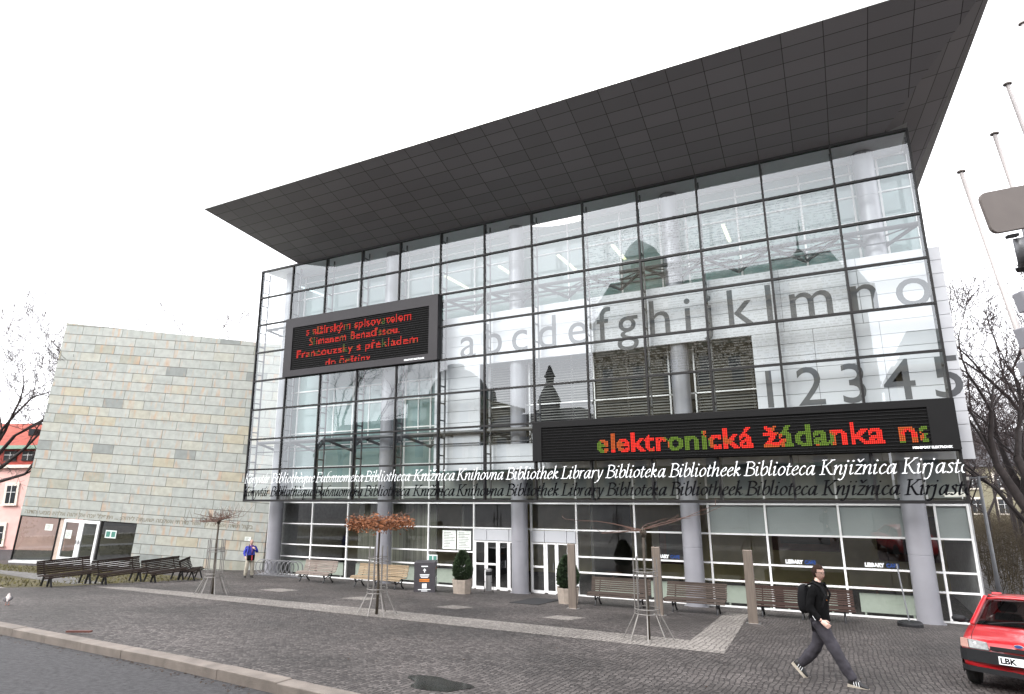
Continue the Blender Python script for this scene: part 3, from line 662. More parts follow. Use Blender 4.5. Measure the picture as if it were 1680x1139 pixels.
# ------------------------------------------------------------------ STONE BUILDING (its whole block leans to the right)
def stone_mat():
    t = NT('sandstone_slabs'); p = t.p; co = t.n('ShaderNodeTexCoord'); sx = t.n('ShaderNodeSeparateXYZ'); t.l(co.outputs['Object'], sx.inputs[0])
    def M(op, a, b=None):
        q = t.n('ShaderNodeMath', operation=op)
        for i, v in enumerate((a, b)):
            if v is None: continue
            if isinstance(v, (int, float)): q.inputs[i].default_value = v
            else: t.l(v, q.inputs[i])
        return q.outputs[0]
    z = M('DIVIDE', M('SUBTRACT', sx.outputs[2], 2.4), .53); row = M('FLOOR', z); fz = M('FRACT', z)
    x = M('DIVIDE', M('ADD', M('ADD', sx.outputs[0], sx.outputs[1]), M('MULTIPLY', M('MODULO', M('ADD', row, 40), 2.0), 1.0)), 1.2)
    x = M('ADD', x, M('MULTIPLY', M('MODULO', M('ADD', row, 40), 3.0), .21)); colu = M('FLOOR', x); fx = M('FRACT', x)
    odd = M('MODULO', M('ADD', colu, 400), 2.0)
    cb = t.n('ShaderNodeCombineXYZ'); t.l(colu, cb.inputs[0]); t.l(row, cb.inputs[1])
    wn = t.n('ShaderNodeTexWhiteNoise'); t.l(cb.outputs[0], wn.inputs['Vector'])
    cr = t.n('ShaderNodeValToRGB'); e = cr.color_ramp; e.interpolation = 'CONSTANT'
    cols = [(0,(0.327,0.343,0.320)),(.3,(0.346,0.359,0.335)),(.58,(0.315,0.334,0.314)),(.76,(0.357,0.359,0.314)),(.85,(0.356,0.333,0.260)),(.91,(0.350,0.343,0.290)),(.95,(0.290,0.293,0.249)),(.98,(0.220,0.236,0.227))]
    e.elements[0].position = 0; e.elements[0].color = cols[0][1]+(1,)
    e.elements[1].position = cols[1][0]; e.elements[1].color = cols[1][1]+(1,)
    for ps, c in cols[2:]: q = e.elements.new(ps); q.color = c+(1,)
    t.l(wn.outputs[0], cr.inputs[0])
    # rusty vertical veins, different in each slab
    c2 = t.n('ShaderNodeCombineXYZ'); t.l(M('MULTIPLY', sx.outputs[0], 2.6), c2.inputs[0]); t.l(M('MULTIPLY', sx.outputs[2], .5), c2.inputs[2]); t.l(M('MULTIPLY', wn.outputs[0], 37.0), c2.inputs[1])
    nz = t.n('ShaderNodeTexNoise'); nz.inputs['Scale'].default_value = 1.5; nz.inputs['Detail'].default_value = 3; t.l(c2.outputs[0], nz.inputs['Vector'])
    mr = t.n('ShaderNodeMapRange'); mr.inputs[1].default_value = .56; mr.inputs[2].default_value = .72; mr.inputs[4].default_value = .6; t.l(nz.outputs[0], mr.inputs[0])
    mv = t.n('ShaderNodeMixRGB'); mv.inputs[2].default_value = (.42,.27,.17,1); t.l(mr.outputs[0], mv.inputs[0]); t.l(cr.outputs[0], mv.inputs[1])
    n3 = t.n('ShaderNodeTexNoise'); n3.inputs['Scale'].default_value = 3.0; n3.inputs['Detail'].default_value = 6; t.l(co.outputs['Object'], n3.inputs['Vector'])
    m3 = t.n('ShaderNodeMapRange'); m3.inputs[1].default_value = .3; m3.inputs[2].default_value = .7; m3.inputs[3].default_value = .86; m3.inputs[4].default_value = 1.1; t.l(n3.outputs[0], m3.inputs[0])
    mm = t.n('ShaderNodeMixRGB', blend_type='MULTIPLY'); mm.inputs[0].default_value = 1; t.l(mv.outputs[0], mm.inputs[1]); t.l(m3.outputs[0], mm.inputs[2])
    ez = M('MINIMUM', fz, M('SUBTRACT', 1.0, fz)); jz = M('LESS_THAN', ez, .032)
    jl = M('MULTIPLY', M('LESS_THAN', fx, .022), M('ADD', M('MULTIPLY', odd, .65), .35))
    j = M('MAXIMUM', jz, jl)
    mj = t.n('ShaderNodeMixRGB'); mj.inputs[2].default_value = (.10,.10,.09,1); t.l(M('MULTIPLY', j, .95), mj.inputs[0]); t.l(mm.outputs[0], mj.inputs[1])
    t.l(mj.outputs[0], p.inputs['Base Color']); p.inputs['Roughness'].default_value = .8; p.inputs['Specular IOR Level'].default_value = .3
    b = t.n('ShaderNodeBump'); b.inputs['Strength'].default_value = .4; b.inputs['Distance'].default_value = .02; t.l(M('SUBTRACT', 1.0, j), b.inputs['Height']); t.l(b.outputs[0], p.inputs['Normal'])
    return t.m
STONE = stone_mat(); ENGR = mat('engraved_letters', (.20,.185,.145,1), .9, 0, .15)
sb = thing('stone_building', 'leaning windowless block clad in pale sandstone slabs left of the glass screen', 'building')
ang = R(4.4); hh = Vector((math.cos(YAW), math.sin(YAW), 0)); zz_ = Vector((0,0,1)); nn = Vector((-math.sin(YAW), math.cos(YAW), 0))
ux = hh*math.cos(ang)-zz_*math.sin(ang); uz = zz_*math.cos(ang)+hh*math.sin(ang)
mm_ = Matrix((ux, nn, uz)).transposed().to_4x4(); mm_.translation = Vector((-44.92,-3.76,.66)); sb.matrix_world = mm_
t = MB(); XR = lambda z: 14.1-.32*(z-.59)/12.6; XL = lambda z: .0+.145*z/13.67; ZTp = lambda x: 13.67-.5*x/13.8
t.hexa([(XL(2.42),0,2.42),(XR(2.42),0,2.42),(XR(2.42),9,2.42),(XL(2.42),9,2.42),(XL(13.67),0,13.67),(XR(13.17),0,13.17),(XR(13.17),9,13.17),(XL(13.67),9,13.67)])
t.hexa([(6.7,0,-1.6),(XR(-1.5),0,-1.6),(XR(-1.5),9,-1.6),(6.7,9,-1.6),(6.72,0,2.42),(XR(2.42),0,2.42),(XR(2.42),9,2.42),(6.72,9,2.42)])
t.build('wall', STONE, sb)
t = MB(); t.hexa([(.0,-.05,-1.6),(6.7,-.05,-1.6),(6.7,.4,-1.6),(0,.4,-1.6),(0,-.05,-.02),(6.7,-.05,.38),(6.7,.4,.38),(0,.4,-.02)]); t.build('threshold', WHITE, sb)
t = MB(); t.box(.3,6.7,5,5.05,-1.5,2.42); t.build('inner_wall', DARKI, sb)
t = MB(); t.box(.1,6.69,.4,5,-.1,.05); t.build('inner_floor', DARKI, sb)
DG = glass('entrance_glass', (.45,.5,.47,1), .12, wave=.02)
for xa, xb, nm in ((0.03,2.25,'window'),(4.72,6.68,'window')):
    f = MB(); z0 = .02+.06*xa
    for x in (xa, xb): f.box(x-.03, x+.03, .06, .14, z0, 2.42)
    f.box(xa, xb, .062, .138, 2.36, 2.42)
    q = f.build(nm, FRAME, sb)
    g_ = MB(); g_.add([(xa+.03,.1,z0),(xb-.03,.1,z0),(xb-.03,.1,2.36),(xa+.03,.1,2.36)], [(0,1,2,3)]); g_.build('pane', DG, q)
f = MB(); f.box(2.3,2.55,.1,.3,0.1,2.42); f.build('door_pier', mat('pale_render', (.5,.4,.34,1), .8), sb)
for xa, xb in ((2.6,3.6),(3.62,4.62)):
    f = MB()
    for x in (xa, xb): f.box(x-(.0 if x == xa else .13), x+(.13 if x == xa else 0), -.02, .1, .15, 2.38)
    f.box(xa+.13, xb-.13, -.018, .1, 2.22, 2.38); f.box(xa+.13, xb-.13, -.018, .1, .15, .36)
    q = f.build('door', WHITE, sb, bevel=.01)
    g_ = MB(); g_.add([(xa+.13,.04,.36),(xb-.13,.04,.36),(xb-.13,.04,2.22),(xa+.13,.04,2.22)], [(0,1,2,3)]); g_.build('pane', DG, q)
    h = MB(); hx = xb-.065 if xa < 3 else xa+.065; h.bar((hx,-.07,1.1),(hx,-.07,1.3),.03,.03); h.build('handle', GALV, q)
vs_, fs_ = text2d('בקול תודה אזבחה לך אשר נדרתי אשלמה ישועתה ליהוה: ... ויתפלל יונה אל יהוה אלהיו ממעי הדגה'[::-1], 1, .02)
x0_ = min(v[0] for v in vs_); kx = 13.0/(max(v[0] for v in vs_)-x0_)
spans = []
for f in sorted(fs_, key=lambda f: min(vs_[i][0] for i in f)):
    a_, b_ = min(vs_[i][0] for i in f), max(vs_[i][0] for i in f)
    if spans and a_ < spans[-1][1]+.2: spans[-1][1] = max(spans[-1][1], b_); spans[-1][2].append(f)
    else: spans.append([a_, b_, [f]])
for a_, b_, ff in spans:
    q = MB(); q.add([(.25+(v[0]-x0_)*kx, -.006, 2.55+v[1]*.31) for v in vs_], ff); q.build('engraved_word', ENGR, sb)
def notice(name, label, o3, w_, h_, kind):
    """paper notice taped to glass: white sheet with printed blocks"""
    r = thing(name, label, 'notice', o3)
    q = MB(); q.box(0,w_,-.006,0,0,h_); q.build('sheet', mat('paper_'+kind, (.72,.76,.72,1) if kind == 'w' else (.62,.68,.66,1), .7), r)
    q = MB(); g = random.Random(len(label))
    if kind == 'p':
        for k in (0,1): q.box(w_*(.08+.48*k), w_*(.44+.48*k), -.009, -.0062, h_*.15, h_*.85)
        q.build('print', mat('green_print', (.06,.2,.16,1), .6), r)
    else:
        z = h_*.9
        while z > h_*.1: q.box(w_*.1, w_*g.uniform(.5,.92), -.009, -.0062, z-h_*.03, z); z -= h_*.085
        q.build('print', mat('grey_print', (.2,.21,.2,1), .6), r)
    return r
def on_stone(x, y, z): return mm_ @ Vector((x, y, z))
for nm, lb, x, y, z, w_, h_, kd in (('poster','green printed double notice on the right window of the stone building',5.0,.07,1.52,.62,.42,'p'),('poster','white notice on the left door leaf of the stone building',2.8,.02,1.35,.34,.45,'w'),('poster','pale notice at the upper corner of the stone building window',1.55,.06,1.7,.42,.34,'w')):
    r = notice(nm, lb, (0,0,0), w_, h_, kd); r.matrix_world = mm_ @ Matrix.Translation((x,y,z))
notice('poster','large white timetable sheet on the shopfront glass left of the entrance',(-19.95,YG-.06,1.62),.72,.82,'w')
notice('poster','second white timetable sheet close to the entrance door',(-19.17,YG-.06,1.62),.74,.82,'w')
notice('poster','small pale green notice low on the shopfront glass behind the dark notice pillar',(-20.72,YG-.06,1.0),.5,.34,'p')
r = notice('wall_plaque','small white plaque where the stone block meets the glass screen',(0,0,0),.34,.22,'w'); r.matrix_world = mm_ @ Matrix.Translation((12.9,-.01,1.9))

# ------------------------------------------------------------------ PINK HOUSE at the far left
PINK = mat('pink_render', (.75,.46,.42,1), .85, 0, .1, 1.5); TILE = mat('red_roof_tile', (.27,.05,.03,1), .8, 0, .35, 3, .4, 25); REDW = mat('red_attic_boards', (.3,.03,.016,1), .6, 0, .1)
CREAM = mat('cream_trim', (.72,.66,.58,1), .7); DGL = mat('dark_pane', (.03,.035,.04,1), .1, 0, .2, 2, spec=.6); GRN = mat('copper_gutter', (.24,.36,.28,1), .6)
pk = thing('pink_house', 'pink house with red tiled roof and red attic left of the stone block', 'building')
D = 45.5; fp = Vector((CAM.x, CAM.y, 0))+nn*D
pk.matrix_world = Matrix((hh, nn, zz_)).transposed().to_4x4() @ Matrix.Identity(4)
mtx = Matrix((hh, nn, zz_)).transposed().to_4x4(); mtx.translation = fp; pk.matrix_world = mtx
def px2(u, v, Dd):   # where a sight line meets the vertical plane at depth Dd, in that plane's own x and z (used to size the house)
    d = fw*1012.19+rt*(u-840)+up*(569.5-v); k = Dd/(d.dot(nn)); P = CAM+d*k; return (P-CAM).dot(hh), P.z
xr = px2(62,800,D)[0]+2.5; z_e = px2(20,768,D)[1]; z_a = px2(20,737,D)[1]; z_r = px2(20,694,D)[1]
t = MB(); t.box(-60,xr,0,9,-2,z_e); t.build('wall', PINK, pk)
t = MB(); t.box(-60.2,xr+.25,-.3,9,z_e,z_e+.22); t.build('cornice', CREAM, pk)
t = MB(); t.box(-60,xr,.1,8.9,z_e+.22,z_a); t.build('attic', REDW, pk)
t = MB(); t.box(-60.2,xr+.2,-.35,9.1,z_a,z_a+.25); t.build('gutter', GRN, pk)
t = MB(); t.hexa([(-60.3,-.3,z_a+.25),(xr+.3,-.3,z_a+.25),(xr+.3,9.2,z_a+.25),(-60.3,9.2,z_a+.25),(-60.3,3.4,z_r+.3),(xr+.3,3.4,z_r+.3),(xr+.3,5.4,z_r+.3),(-60.3,5.4,z_r+.3)]); t.build('roof', TILE, pk)
def win(par, x, z, w_, h_, y=-.02, mt=CREAM, sill=True, pw_=.16):
    f = MB(); f.box(x-w_/2-pw_, x+w_/2+pw_, y-.06, y+.02, z-pw_, z+h_+pw_*1.4)
    if sill: f.box(x-w_/2-pw_*1.5, x+w_/2+pw_*1.5, y-.16, y-.062, z-pw_, z-pw_+.1)
    o = f.build('window', mt, par)
    g_ = MB(); g_.box(x-w_/2, x+w_/2, y-.075, y-.062, z, z+h_); g_.build('pane', DGL, o)
    b = MB(); b.box(x-.018, x+.018, y-.09, y-.077, z, z+h_); b.box(x-w_/2, x-.018, y-.09, y-.077, z+h_*.62, z+h_*.62+.03); b.box(x+.018, x+w_/2, y-.09, y-.077, z+h_*.62, z+h_*.62+.03); b.build('glazing_bar', WHITE, o)
for u0, u1, v0, v1 in ((9,29,797,826),(-14,8,863,893),(-75,-55,800,828),(-75,-55,863,893),(44,64,805,830)):
    x0, z0 = px2(u0, v1, D); x1, z1 = px2(u1, v0, D); win(pk, (x0+x1)/2, z0, x1-x0, z1-z0)
for u0, u1 in ((6,26),(36,55),(-30,-10)):
    x0, z0 = px2(u0, 755, D); x1, z1 = px2(u1, 742, D); win(pk, (x0+x1)/2, z0, x1-x0, z1-z0, .08, FRAME, False, .06)
x0, z0 = px2(32, 707, D); t = MB(); t.box(x0-.25,x0+.25,1.2,2.6,z0-.25,z0+.25); dm = t.build('dormer', FRAME, pk)
t = MB(); t.box(x0-.18,x0+.18,1.17,1.19,z0-.18,z0+.18); t.build('dormer_pane', DGL, dm)
# strip of pavement before the pink house
q = MB(); q.add([mtx @ Vector(v) for v in ((-60,-7,-.0),(xr+8,-7,-.0),(xr+8,0,-.0),(-60,0,-.0))], [(0,1,2,3)])
q.v = [(a, b, gz(b)+.012 if b < 1.5 else .012) for a, b, c in q.v]; struct('pavement', q, ASPH)
# shrub by the pink wall
LEAF = mat('shrub_leaf', (.10,.12,.045,1), .7, 0, .4, 4)

# ------------------------------------------------------------------ town hall and houses across the street (seen mirrored in the glass)
TH = mat('town_hall_stone', (.24,.205,.135,1), .85, 0, .18, .7); COPP = mat('copper_roof', (.085,.115,.095,1), .6, 0, .3, .6); SLATE = mat('slate_roof', (.05,.05,.055,1), .6, 0, .3)
def big_house(label, x0, x1, zt, roof, y=-44, floors=(5,10,15), nwin=7, mt=TH, rmat=COPP, depth=14, gable=True):
    r = thing('town_house', label, 'building'); z0 = 1.5
    t = MB(); t.box(x0,x1,y-depth,y,z0,zt); t.build('wall', mt, r)
    t = MB(); t.box(x0-.3,x1+.3,y-depth-.3,y+.5,zt,zt+.6)
    for zf in floors[1:]: t.box(x0-.1,x1+.1,y+.003,y+.25,zf-1.3,zf-1.0)
    t.build('cornice', mt, r)
    t = MB(); t.hexa([(x0,y-depth,zt+.6),(x1,y-depth,zt+.6),(x1,y,zt+.6),(x0,y,zt+.6),(x0+2,y-depth+3,zt+roof),(x1-2,y-depth+3,zt+roof),(x1-2,y-3,zt+roof),(x0+2,y-3,zt+roof)]); t.build('roof', rmat, r)
    for zf in floors:
        for k in range(nwin):
            xx = x0+(x1-x0)*(k+.5)/nwin
            f = MB(); f.box(xx-.95,xx+.95,y+.003,y+.12,zf-.3,zf+3.0)
            if gable: f.prism([(xx-1.2,zf+3.0),(xx+1.2,zf+3.0),(xx,zf+3.8)], lambda a,b,d: (a,d,b), y+.002, y+.25)
            f.box(xx-1.1,xx+1.1,y+.121,y+.3,zf-.4,zf-.15)
            o = f.build('window', mt, r); g_ = MB(); g_.box(xx-.62,xx+.62,y+.125,y+.14,zf,zf+2.7); g_.build('pane', DGL, o)
    return r
th = big_house('tall town hall across the street mirrored in the printed panes', -27, 1.5, 22.5, 5.5, floors=(4,9.5,15), nwin=8)
t = MB(); 
for cx, hgt, wd in ((-20.5,33,4.6),(-3.5,27.5,3.0)):
    t.k = 0; t.box(cx-wd/2,cx+wd/2,-44-wd,-43.4,22.5,hgt-3); 
t.build('tower', TH, th)
t = MB()
for cx, hgt, wd in ((-20.5,33,4.6),(-3.5,27.5,3.0)):
    t.lathe([(wd*.62,hgt-3),(wd*.6,hgt-2.2),(wd*.42,hgt-.8),(wd*.2,hgt),(.12,hgt+.6),(.05,hgt+4.5)], 12, (cx,-44-wd/2+.3,0))
for k in range(4): t.hexa([(-16+3*k,-47,24),(-14.6+3*k,-47,24),(-14.6+3*k,-43.9,24),(-16+3*k,-43.9,24),(-15.5+3*k,-47,26.5),(-15.1+3*k,-47,26.5),(-15.1+3*k,-44.2,26.5),(-15.5+3*k,-44.2,26.5)])
t.build('spire', COPP, th)
h2 = big_house('lower grey house left of the town hall mirrored in the louvre band', -43, -27.6, 10.5, 3, floors=(3.5,7.2), nwin=5, rmat=SLATE)
t = MB(); t.lathe([(1.3,10.5),(1.3,14),(1.5,14.1),(.9,15.5),(.5,16.2),(.5,17),(.7,17.1),(.1,18.5)], 12, (-33,-45.5,0)); t.build('turret', SLATE, h2)
h3 = big_house('house with dark domed roof mirrored beneath the upper display', -52.5, -43.5, 15.2, 1, floors=(4,8,12), nwin=3, rmat=SLATE)
t = MB(); t.lathe([(4.6,15.8),(4.4,17.2),(3.6,18.8),(2.2,19.9),(1.2,20.3),(1.2,20.9),(.2,21.0)], 20, (-48,-49,0)); t.build('dome', SLATE, h3)
big_house('distant plain house beyond the domed house in the mirror image', -75, -54, 9.5, 5, y=-50, floors=(3.5,), nwin=6, rmat=SLATE)
big_house('plain house right of the town hall behind the camera', 3, 26, 15, 4, y=-46, floors=(4,9), nwin=6)
# ------------------------------------------------------------------ BENCHES
def slat_mat(name, c): return mat(name, c, .8, 0, .35, 3, .25, 30, spec=.2, stretch=(.4,8,8))
WOODG = slat_mat('weathered_slats', (.066,.051,.043,1)); WOODL = slat_mat('pale_slats', (.25,.19,.125,1)); WOODD = slat_mat('dark_stained_slats', (.022,.014,.011,1)); WOODR = slat_mat('brown_slats', (.04,.024,.02,1))
IRON = mat('cast_iron', (.02,.02,.022,1), .5, .5, .1)
SEATP = [(-.02,.37),(.03,.425),(.10,.445),(.18,.44),(.26,.43),(.34,.425),(.42,.43)]
BACKP = [(.475,.49),(.505,.555),(.53,.62),(.555,.685),(.575,.75),(.59,.815),(.585,.875)]
def bench(label, loc, rz, L=2.2, wood=WOODG, style=0):
    r = thing('park_bench', label, 'bench', loc, rz, 'slatted park benches')
    def slats(pp, nm):
        t = MB()
        for i, (y, z) in enumerate(pp):
            a = pp[max(i-1,0)]; b = pp[min(i+1,len(pp)-1)]; d = Vector((0,b[0]-a[0],b[1]-a[1])).normalized(); n = Vector((0,-d.z,d.y))
            jt = rnd.uniform(-.012,.012); P = Vector((0,y,z)); e = d*.028; h = n*.014
            c = [P-e-h, P+e-h, P+e+h, P-e+h]
            t.hexa([Vector((-L/2+jt,0,0))+c[0],Vector((L/2+jt,0,0))+c[0],Vector((L/2+jt,0,0))+c[1],Vector((-L/2+jt,0,0))+c[1],Vector((-L/2+jt,0,0))+c[3],Vector((L/2+jt,0,0))+c[3],Vector((L/2+jt,0,0))+c[2],Vector((-L/2+jt,0,0))+c[2]])
        return t.build(nm, wood, r, bevel=.006)
    slats(SEATP, 'seat'); slats(BACKP, 'backrest')
    for x in ((-L*.36, L*.36) if L < 2.6 else (-L*.4, 0, L*.4)):
        t = MB()
        t.tube([(x,y+.0,z-.03) for y, z in SEATP]+[(x,y+.03,z-.02) for y, z in BACKP], .022, 6)
        if style == 0:
            t.tube([(x,.06,.42),(x,.0,.3),(x,.07,.2),(x,.02,.08),(x,-.05,.0)], [.026,.03,.03,.028,.035], 6)
            t.tube([(x,.44,.44),(x,.5,.3),(x,.42,.2),(x,.5,.08),(x,.6,.0)], [.026,.03,.03,.028,.035], 6)
            t.tube([(x,.05,.2),(x,.25,.27),(x,.44,.2)], .02, 6)
            for k in (-1,1): t.ring((x,.02,.33), .06, .013, 12, 5, (1,0,0))
        else:
            t.bar((x,.12,.43),(x,-.03,0),.05,.05,(1,0,0)); t.bar((x,.12,.43),(x,.27,0),.05,.05,(1,0,0)); t.bar((x,.46,.46),(x,.66,0),.05,.05,(1,0,0))
        t.build('leg', IRON, r)
    return r
# local +y is the back of the bench; facing the square means back towards the library
for lb, x, y, L, wd in (('short weathered grey slatted bench beside the spiral bicycle rack',-24.95,-1.3,1.95,slat_mat('grey_slats', (.2,.165,.145,1))),('pale sand coloured slatted bench behind the brown leaved tree',-21.05,-1.75,2.6,WOODL),('weathered slatted bench between the two left steel pillars',-10.65,-1.75,2.15,WOODG),('weathered slatted bench between the two right steel pillars',-8.05,-1.75,1.95,WOODG),('long brown slatted bench behind the walking man',-4.9,-.95,2.95,WOODR)):
    bench(lb, (x, y, gz(y+.25)), 0, L, wd)
for lb, x, y, rz, L in (('dark slatted bench at the near end of the row by the lawn',-27.6,-10.05,-90,1.75),('dark slatted bench in the middle of the row by the lawn',-27.75,-8.1,-88,1.85),('dark slatted bench third along the row by the lawn',-27.95,-6.1,-84,1.8),('dark slatted bench angled at the far end of the row by the lawn',-28.6,-4.3,-50,1.7)):
    b_ = bench(lb, (x, y, gz(y)), R(rz)+math.pi, L, WOODD, 1)

# ------------------------------------------------------------------ street furniture
STEEL = mat('brushed_steel', (.25,.21,.18,1), .42, .75, .15, 4, stretch=(6,6,.4)); STEELR = mat('stainless', (.5,.5,.5,1), .3, .8, .08)
for lb, x, y in (('tall flat steel pillar right of the entrance doors',-11.65,-3.3),('tall flat steel pillar beside the bare young tree',-8.85,-3.15),('tall flat steel pillar nearest the walking man',-6.1,-3.3)):
    r = thing('steel_pillar', lb, 'pillar', (x,y,gz(y)), 0, 'flat steel pillars')
    t = MB(); t.box(-.13,.13,-.05,.05,-.05,2.02); t.build('shaft', STEEL, r, bevel=.006)
    t = MB(); t.box(-.2,.2,-.12,.12,-.05,.012); t.build('base_plate', STEELR, r)
# dark notice pillar
r = thing('notice_pillar', 'square dark grey information pillar printed with white signs', 'sign', (-18.78,-1.35,gz(-1.35)), R(28))
NP = mat('dark_notice_print', (.045,.042,.048,1), .45); OR = mat('orange_print', (.7,.22,.03,1), .5)
t = MB(); t.box(-.42,.42,-.42,.42,-.05,1.16); t.build('body', NP, r, bevel=.01)
q = MB(); Z = (0,0,1); g = random.Random(9)
def face(fo, xd):
    o3 = Vector(fo)+Vector(xd)*.42
    q.add([o3+Vector(xd)*a+Vector((0,0,b)) for a, b in ((-.13,.99),(.13,.99),(.13,1.03),(-.13,1.03))], [(0,1,2,3)])
    o3 = Vector(fo)+Vector(xd)*.42
    q.add([o3+Vector(xd)*a+Vector((0,0,b)) for a, b in ((-.07,.85),(.07,.85),(0,.93))], [(0,1,2)]); q.add([o3+Vector(xd)*a+Vector((0,0,b)) for a, b in ((-.02,.78),(.02,.78),(.02,.848),(-.02,.848))], [(0,1,2,3)])
    for z, n in ((.68,3),(.3,0),(.12,2)):
        for k in range(n):
            wd = g.uniform(.12,.27); zz = z-.05*k
            q.add([o3+Vector(xd)*a+Vector((0,0,b)) for a, b in ((-wd,zz),(wd,zz),(wd,zz+.025),(-wd,zz+.025))], [(0,1,2,3)])
    q.add([o3+Vector(xd)*a+Vector((0,0,b)) for a, b in ((-.09,.18),(.09,.18),(.09,.36),(-.09,.36))], [(0,1,2,3)])
face((-.42,-.424,0), (1,0,0)); q.build('print', WHT, r)
q = MB()
for fo, xd in (((-.42,-.425,0),(1,0,0)),((.425,-.42,0),(0,1,0))):
    o3 = Vector(fo)+Vector(xd)*.42
    for k in range(2 if fo[0] < 0 else 1):
        q.add([o3+Vector(xd)*a+Vector((0,0,b)) for a, b in ((-.2,.43+.06*k+(.45 if fo[0] > 0 else 0)),(.2,.43+.06*k+(.45 if fo[0] > 0 else 0)),(.2,.47+.06*k+(.45 if fo[0] > 0 else 0)),(-.2,.47+.06*k+(.45 if fo[0] > 0 else 0)))], [(0,1,2,3)])
q.build('print', OR, r)
q = MB()
for k in range(5):
    u = -.3
    while u < .28:
        wd = g.uniform(.05,.14); q.add([(.424,u+a,.22+.075*k+b) for a, b in ((0,0),(wd,0),(wd,.05),(0,.05))], [(0,1,2,3)]); u += wd+.025
q.build('print', WHT, r)
# bicycle rack: a long steel spiral
r = thing('bicycle_rack', 'grey steel spiral bicycle rack left of the short bench', 'bicycle rack', (-30.45,.45,gz(.45)))
t = MB(); pts = []
n = 9
for k in range(n*16+1):
    a = 2*math.pi*k/16; pts.append((.25+k/16*.30+.33*math.sin(a), .16*math.sin(a), .40-.37*math.cos(a)))
t.tube(pts, .024, 6); t.build('coil', mat('rack_steel', (.2,.2,.21,1), .45, .3), r)
t = MB(); t.box(0,.25+n*.34+.2,-.03,.03,.0,.04); t.box(0.1,.15,-.2,.2,0,.03); t.box(3.1,3.15,-.2,.2,0,.03); t.build('rail', GALV, r)
# bin
r = thing('litter_bin', 'slim stainless litter bin with black band in a bracket beside the entrance', 'bin', (-16.85,.45,gz(.45)))
t = MB(); t.lathe([(.13,.08),(.13,.66),(.135,.66),(.135,.68)], 24); t.lathe([(.13,.83),(.13,.9),(.1,.93)], 24); t.build('body', STEELR, r)
t = MB(); t.lathe([(.132,.66),(.132,.83)], 24); t.build('band', IRON, r)
t = MB()
t.tube([(-.21,0,-.04),(-.21,0,.88),(-.17,0,.92),(.17,0,.92),(.21,0,.88),(.21,0,-.04)], .016, 8); t.bar((-.21,0,.4),(.21,0,.4),.02,.02); t.build('bracket', FRAME, r)
# planters with clipped conifers
CONC = mat('exposed_concrete', (.3,.255,.215,1), .85, 0, .15, 9, .4, 120); CONI = mat('conifer_leaf', (.028,.05,.02,1), .75, 0, .4, 5)
def leafball(prof, n, size, seed, mt, name, par, c=(0,0,0), jit=.06):
    g = random.Random(seed); t = MB()
    for i in range(n):
        z = prof[0][1]+(prof[-1][1]-prof[0][1])*g.random()
        for (r0,z0),(r1,z1) in zip(prof, prof[1:]):
            if z0 <= z <= z1: rr = r0+(r1-r0)*(z-z0)/max(1e-6,z1-z0); break
        a = g.uniform(0,6.283); rr *= (g.uniform(.55,1) if g.random() < .4 else g.uniform(.92,1.03)); rr += jit*g.uniform(-.5,1)*(.6+.4*math.sin(3*a+z*7))
        P = Vector((c[0]+rr*math.cos(a), c[1]+rr*math.sin(a), c[2]+z)); d = Vector((math.cos(a)+g.uniform(-.6,.6), math.sin(a)+g.uniform(-.6,.6), g.uniform(-.1,1.2))).normalized()
        s_ = d.cross(Vector((g.uniform(-1,1),g.uniform(-1,1),g.uniform(-1,1)))).normalized()*size*.35
        t.add([P-s_, P+s_, P+d*size*g.uniform(.7,1.3)], [(0,1,2)])
    return t.build(name, mt, par)
for lb, x, y, sd_ in (('clipped conifer in a pale concrete planter left of the entrance',-17.25,-1.0,1),('clipped conifer in a pale concrete planter right of the entrance',-12.45,-1.7,2)):
    r = thing('potted_conifer', lb, 'potted plant', (x,y,gz(y)), 0, 'conifers in concrete planters')
    t = MB(); t.lathe([(.30,-.08),(.33,-.02),(.36,.0),(.42,.48),(.43,.55),(.36,.55),(.35,.45)], 8); t.build('planter', CONC, r, bevel=.012)
    t = MB(); t.lathe([(.36,.44),(.01,.46)], 8); t.build('soil', IRON, r)
    t = MB(); t.tube([(0,0,.4),(0,0,.8)], .04); t.build('stem', IRON, r)
    leafball([(.12,.5),(.33,.66),(.36,.9),(.31,1.15),(.2,1.4),(.05,1.62)], 6500, .07, sd_, CONI, 'foliage', r)
# door mat, hydrant foot, plank
MATM = mat('rubber_mat', (.018,.018,.02,1), .85, 0, .15, 20)
t = MB(); t.add([(-14.05,-3.2,0),(-12.95,-3.2,0),(-13.2,-.5,0),(-14.3,-.5,0)], [(0,1,2,3)]); t.v = [(a,b,gz(b)+.008) for a,b,c in t.v]+[(a,b,gz(b)+.016) for a,b,c in t.v]; t.f = [(0,1,2,3),(4,5,6,7),(0,1,5,4),(1,2,6,5),(2,3,7,6),(3,0,4,7)]; t.mi = [0]*6
tag(t.build('door_mat', MATM), 'black rubber mat lying before the entrance doors', 'mat')
r = thing('pole_foot', 'round black rubber foot holding a thin steel tube by the last column', 'post', (-2.0,-.35,gz(-.35)))
t = MB(); t.lathe([(.33,-.03),(.34,.0),(.34,.1),(.3,.14),(.08,.14)], 20); t.build('foot', IRON, r)
t = MB(); t.tube([(-.0,.1,.05),(-.12,.3,1.75)], .022, 8); t.build('tube', GALV, r)
t = MB(); t.box(-.24,.24,-.035,.035,0,.03); o = t.build('plank', mat('red_wood', (.09,.03,.022,1), .7, 0, .2)); o.location = (-16.8,-15.85,gz(-15.85)+.035); o.rotation_euler = (0,0,R(24)); tag(o, 'short red brown plank lying on the kerb', 'plank')
r = thing('floodlight', 'small white floodlight under the right corner of the glass screen', 'lamp', (-.25,.35,3.98))
